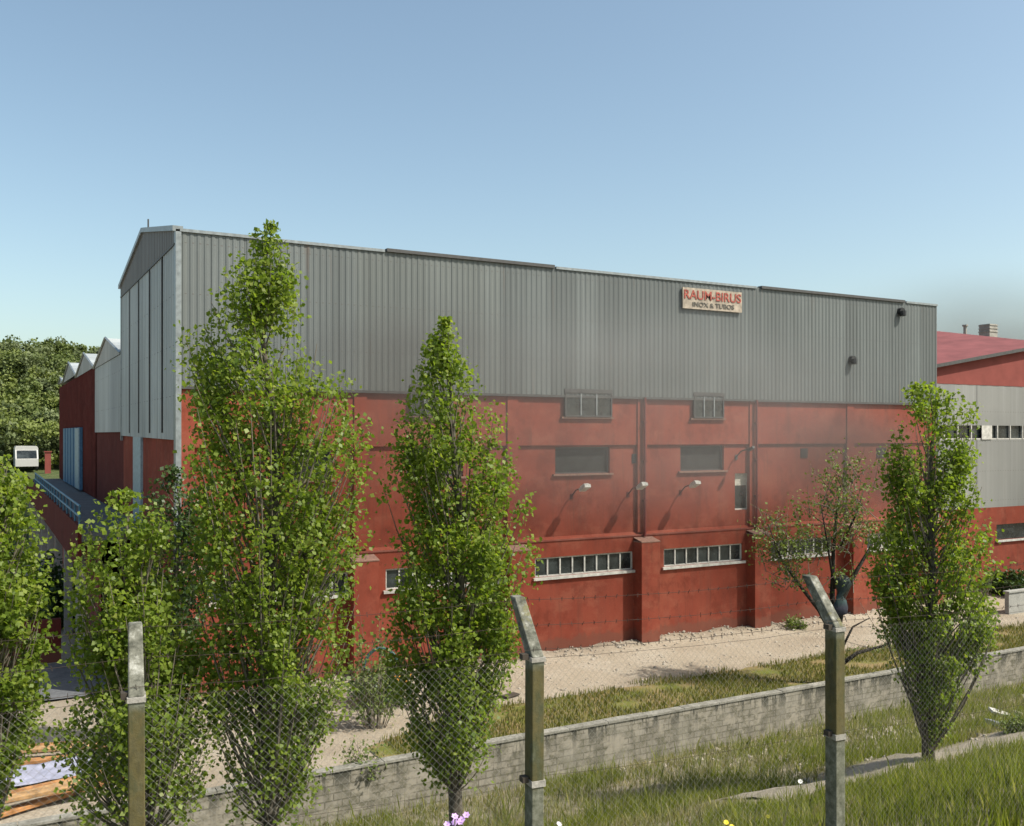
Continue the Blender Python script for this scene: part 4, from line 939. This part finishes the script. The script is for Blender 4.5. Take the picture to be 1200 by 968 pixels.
# ------------------------------------------------------------------ wire fence in front
fe = empty('wire_fence', (3.83, 6.57, 3.9), 0, 'chain link fence on cranked concrete posts with barbed wire along the top', 'fence')
fd = Vector((.994, -.109, 0)); fn = Vector((.109, .994, 0)); P2 = Vector((3.83, 6.57, 0)); ZB = 6.19
offs = [-5.88, -2.93, 0, 3.03, 6.06]
MFr = Matrix(((fd.x, fn.x, 0), (fd.y, fn.y, 0), (0, 0, 1)))
for i, o_ in enumerate(offs):
    p = P2 + fd * o_; wob = random.Random(i).uniform(-.012, .012)
    def q(a, b, z): v = MFr @ Vector((a, b, 0)); return (p.x + v.x, p.y + v.y, z)
    hw, hd = .052, .075; g = MB()
    secs = [(0, 3.3), (0, ZB)]
    g.add([q(a + (wob if z > 4 else 0), b, z) for z in (3.3, ZB) for a, b in ((-hw, -hd), (hw, -hd), (hw, hd), (-hw, hd))], [(0, 1, 5, 4), (1, 2, 6, 5), (2, 3, 7, 6), (3, 0, 4, 7)])
    po = g.build('post', POST, fe); bv = po.modifiers.new('edge', 'BEVEL'); bv.width = .008; bv.segments = 2
    g = MB(); k = .9
    ring = [(-hw + wob, -hd), (hw + wob, -hd), (hw + wob, hd), (-hw + wob, hd)]
    g.add([q(a, b, ZB + .001) for a, b in ring] + [q(a * k, b * .8 + .35, ZB + .42) for a, b in ring], [(0, 1, 5, 4), (1, 2, 6, 5), (2, 3, 7, 6), (3, 0, 4, 7), (4, 5, 6, 7), (3, 2, 1, 0)])
    ao = g.build('arm', POSTTOP, po); bv = ao.modifiers.new('edge', 'BEVEL'); bv.width = .01; bv.segments = 2
    for z, hgt in ((ZB - .035, .035), (ZB - 1.02, .05)):
        g = MB(); e = .008; g.add([q(a * 1.0 + wob, b, zc) for zc in (z, z + hgt) for a, b in ((-hw - e, -hd - e), (hw + e, -hd - e), (hw + e, hd + e), (-hw - e, hd + e))], [(0, 1, 5, 4), (1, 2, 6, 5), (2, 3, 7, 6), (3, 0, 4, 7), (4, 5, 6, 7), (3, 2, 1, 0)]); g.build('collar', CONC, po)
    for z in (ZB - .02, ZB - .99): g = MB(); g.add([q(-hw - .055 + a * .05, -.035 + b * .07, z + c * .045) for a in (0, 1) for b in (0, 1) for c in (0, 1)], [(0, 1, 3, 2), (4, 6, 7, 5), (0, 4, 5, 1), (2, 3, 7, 6), (0, 2, 6, 4), (1, 5, 7, 3)]); g.build('clamp', RUST, po)
# barbed strands: one child per strand
def strand(name, f, zoff, barbs=True, r=.0018):
    g = MB(); a0, a1 = offs[0] - .3, offs[-1] + .3; pts = []; n = 120
    for i in range(n + 1):
        a = a0 + (a1 - a0) * i / n; sag = 0
        for u, v in zip(offs, offs[1:]):
            if u <= a <= v: sag = 4 * (a - u) * (v - a) / (v - u) ** 2 * .035
        p = P2 + fd * a + fn * (.35 * f - .09 * (1 - f) if f >= 0 else .1); pts.append(Vector((p.x, p.y, zoff - sag + .006 * noise.noise((a * 2, zoff, 0)))))
    g.tube(pts, r, 4, False)
    if barbs:
        a = a0
        for i in range(n):
            p = pts[i]
            for s in (1, -1): d = Vector((random.uniform(-.3, .3), random.uniform(-1, 1), s)).normalized() * .02; g.tube([p - d, p + d], .0018, 3, False)
    g.build(name, OLDWIRE, fe)
for f in (.12, .5, .92): strand('barbed_wire', f, ZB + .42 * f + .01)
for z in (ZB - .04, ZB - 1.0): strand('tension_wire', -1, z, False, .0014)
# woven mesh: zigzag wires, one object
wz = .031; nz = int((ZB - .05 - 4.0) / wz); na = int((offs[-1] - offs[0] + .4) / wz); A0 = offs[0] - .2
ii, jj = np.meshgrid(np.arange(na), np.arange(nz + 1), indexing='ij')
par = ((jj + ii) % 2)
a_ = A0 + (ii + par) * wz; z_ = ZB - .05 - jj * wz
bul = .02 * np.sin(a_ * 1.3) * np.sin((ZB - z_) * 1.6) ; off = .105 + bul + .003 * (2 * par - 1)
PX = np.stack([P2.x + fd.x * a_ + fn.x * off, P2.y + fd.y * a_ + fn.y * off, z_], -1)
A = PX[:, :-1].reshape(-1, 3); B = PX[:, 1:].reshape(-1, 3); d = B - A; d /= np.linalg.norm(d, axis=1)[:, None]
n1 = np.cross(d, np.array([0.11, 1, 0])); n1 /= np.linalg.norm(n1, axis=1)[:, None]; n2 = np.cross(d, n1); rr = .0008
ang = [0, 2.094, 4.189]; rings = [n1 * math.cos(t) * rr + n2 * math.sin(t) * rr for t in ang]
V = np.stack([A + rings[0], A + rings[1], A + rings[2], B + rings[0], B + rings[1], B + rings[2]], 1).reshape(-1, 3); m_ = len(A); b6 = (np.arange(m_) * 6)[:, None, None]
Fc = (b6 + np.array([[0, 1, 4, 3], [1, 2, 5, 4], [2, 0, 3, 5]])[None]).reshape(-1, 4)
link_mesh('wire_mesh', np_mesh('wire_mesh', V, Fc), WIRE, fe)

# ------------------------------------------------------------------ smoke drifting across the yard
def smoke(loc, scl, dens, col, label, seed, thr=.42, nscale=1.6):
    me = bpy.data.meshes.new('smoke'); bm = bmesh.new(); bmesh.ops.create_icosphere(bm, subdivisions=3, radius=1); bm.to_mesh(me); bm.free()
    o = bpy.data.objects.new('smoke', me); COL.objects.link(o); o.location = loc; o.scale = scl
    m = bpy.data.materials.new('smoke'); m.use_nodes = True; t = m.node_tree; t.nodes.remove(t.nodes['Principled BSDF'])
    pv = t.nodes.new('ShaderNodeVolumePrincipled'); t.links.new(pv.outputs[0], t.nodes['Material Output'].inputs['Volume'])
    tc = t.nodes.new('ShaderNodeTexCoord'); ln = t.nodes.new('ShaderNodeVectorMath'); ln.operation = 'LENGTH'; t.links.new(tc.outputs['Object'], ln.inputs[0])
    f = t.nodes.new('ShaderNodeMapRange'); f.inputs[1].default_value = .15; f.inputs[2].default_value = .98; f.inputs[3].default_value = 1; f.inputs[4].default_value = 0; f.interpolation_type = 'SMOOTHERSTEP'; t.links.new(ln.outputs['Value'], f.inputs[0])
    ns = t.nodes.new('ShaderNodeTexNoise'); ns.inputs['Scale'].default_value = nscale; ns.inputs['Detail'].default_value = 2; ns.noise_dimensions = '4D'; ns.inputs['W'].default_value = seed; t.links.new(tc.outputs['Object'], ns.inputs['Vector'])
    g = t.nodes.new('ShaderNodeMapRange'); g.inputs[1].default_value = thr - .1; g.inputs[2].default_value = thr + .3; g.inputs[3].default_value = .15; t.links.new(ns.outputs['Fac'], g.inputs[0])
    a = t.nodes.new('ShaderNodeMath'); a.operation = 'MULTIPLY'; t.links.new(f.outputs[0], a.inputs[0]); t.links.new(g.outputs[0], a.inputs[1])
    b = t.nodes.new('ShaderNodeMath'); b.operation = 'MULTIPLY'; t.links.new(a.outputs[0], b.inputs[0]); b.inputs[1].default_value = dens; t.links.new(b.outputs[0], pv.inputs['Density'])
    pv.inputs['Color'].default_value = (*col, 1); me.materials.append(m); tag(o, label, 'smoke', None, 'stuff')
GREY = (.42, .42, .41)
smoke((21, 26.8, 8.8), (17, 2.4, 5.6), .27, GREY, 'thin grey smoke drifting across the middle of the facade', 3)
smoke((12.0, 27.2, 9.8), (6, 1.8, 3.2), .42, (.16, .15, .145), 'thin dark smoke in front of the wall between the two tall poplars', 12)
smoke((31.0, 27.2, 6.6), (6.5, 2.0, 3.6), .62, (.19, .175, .165), 'brownish smoke in front of the red wall by the half bare tree', 8)
smoke((60, 27, 11), (17, 3, 9.0), .22, (.40, .41, .41), 'grey smoke in front of the red roofed building', 5, .34)
smoke((90, 58, 15), (36, 14, 11.0), .075, (.24, .26, .28), 'grey smoke rising behind the red roofed building', 6, .34)
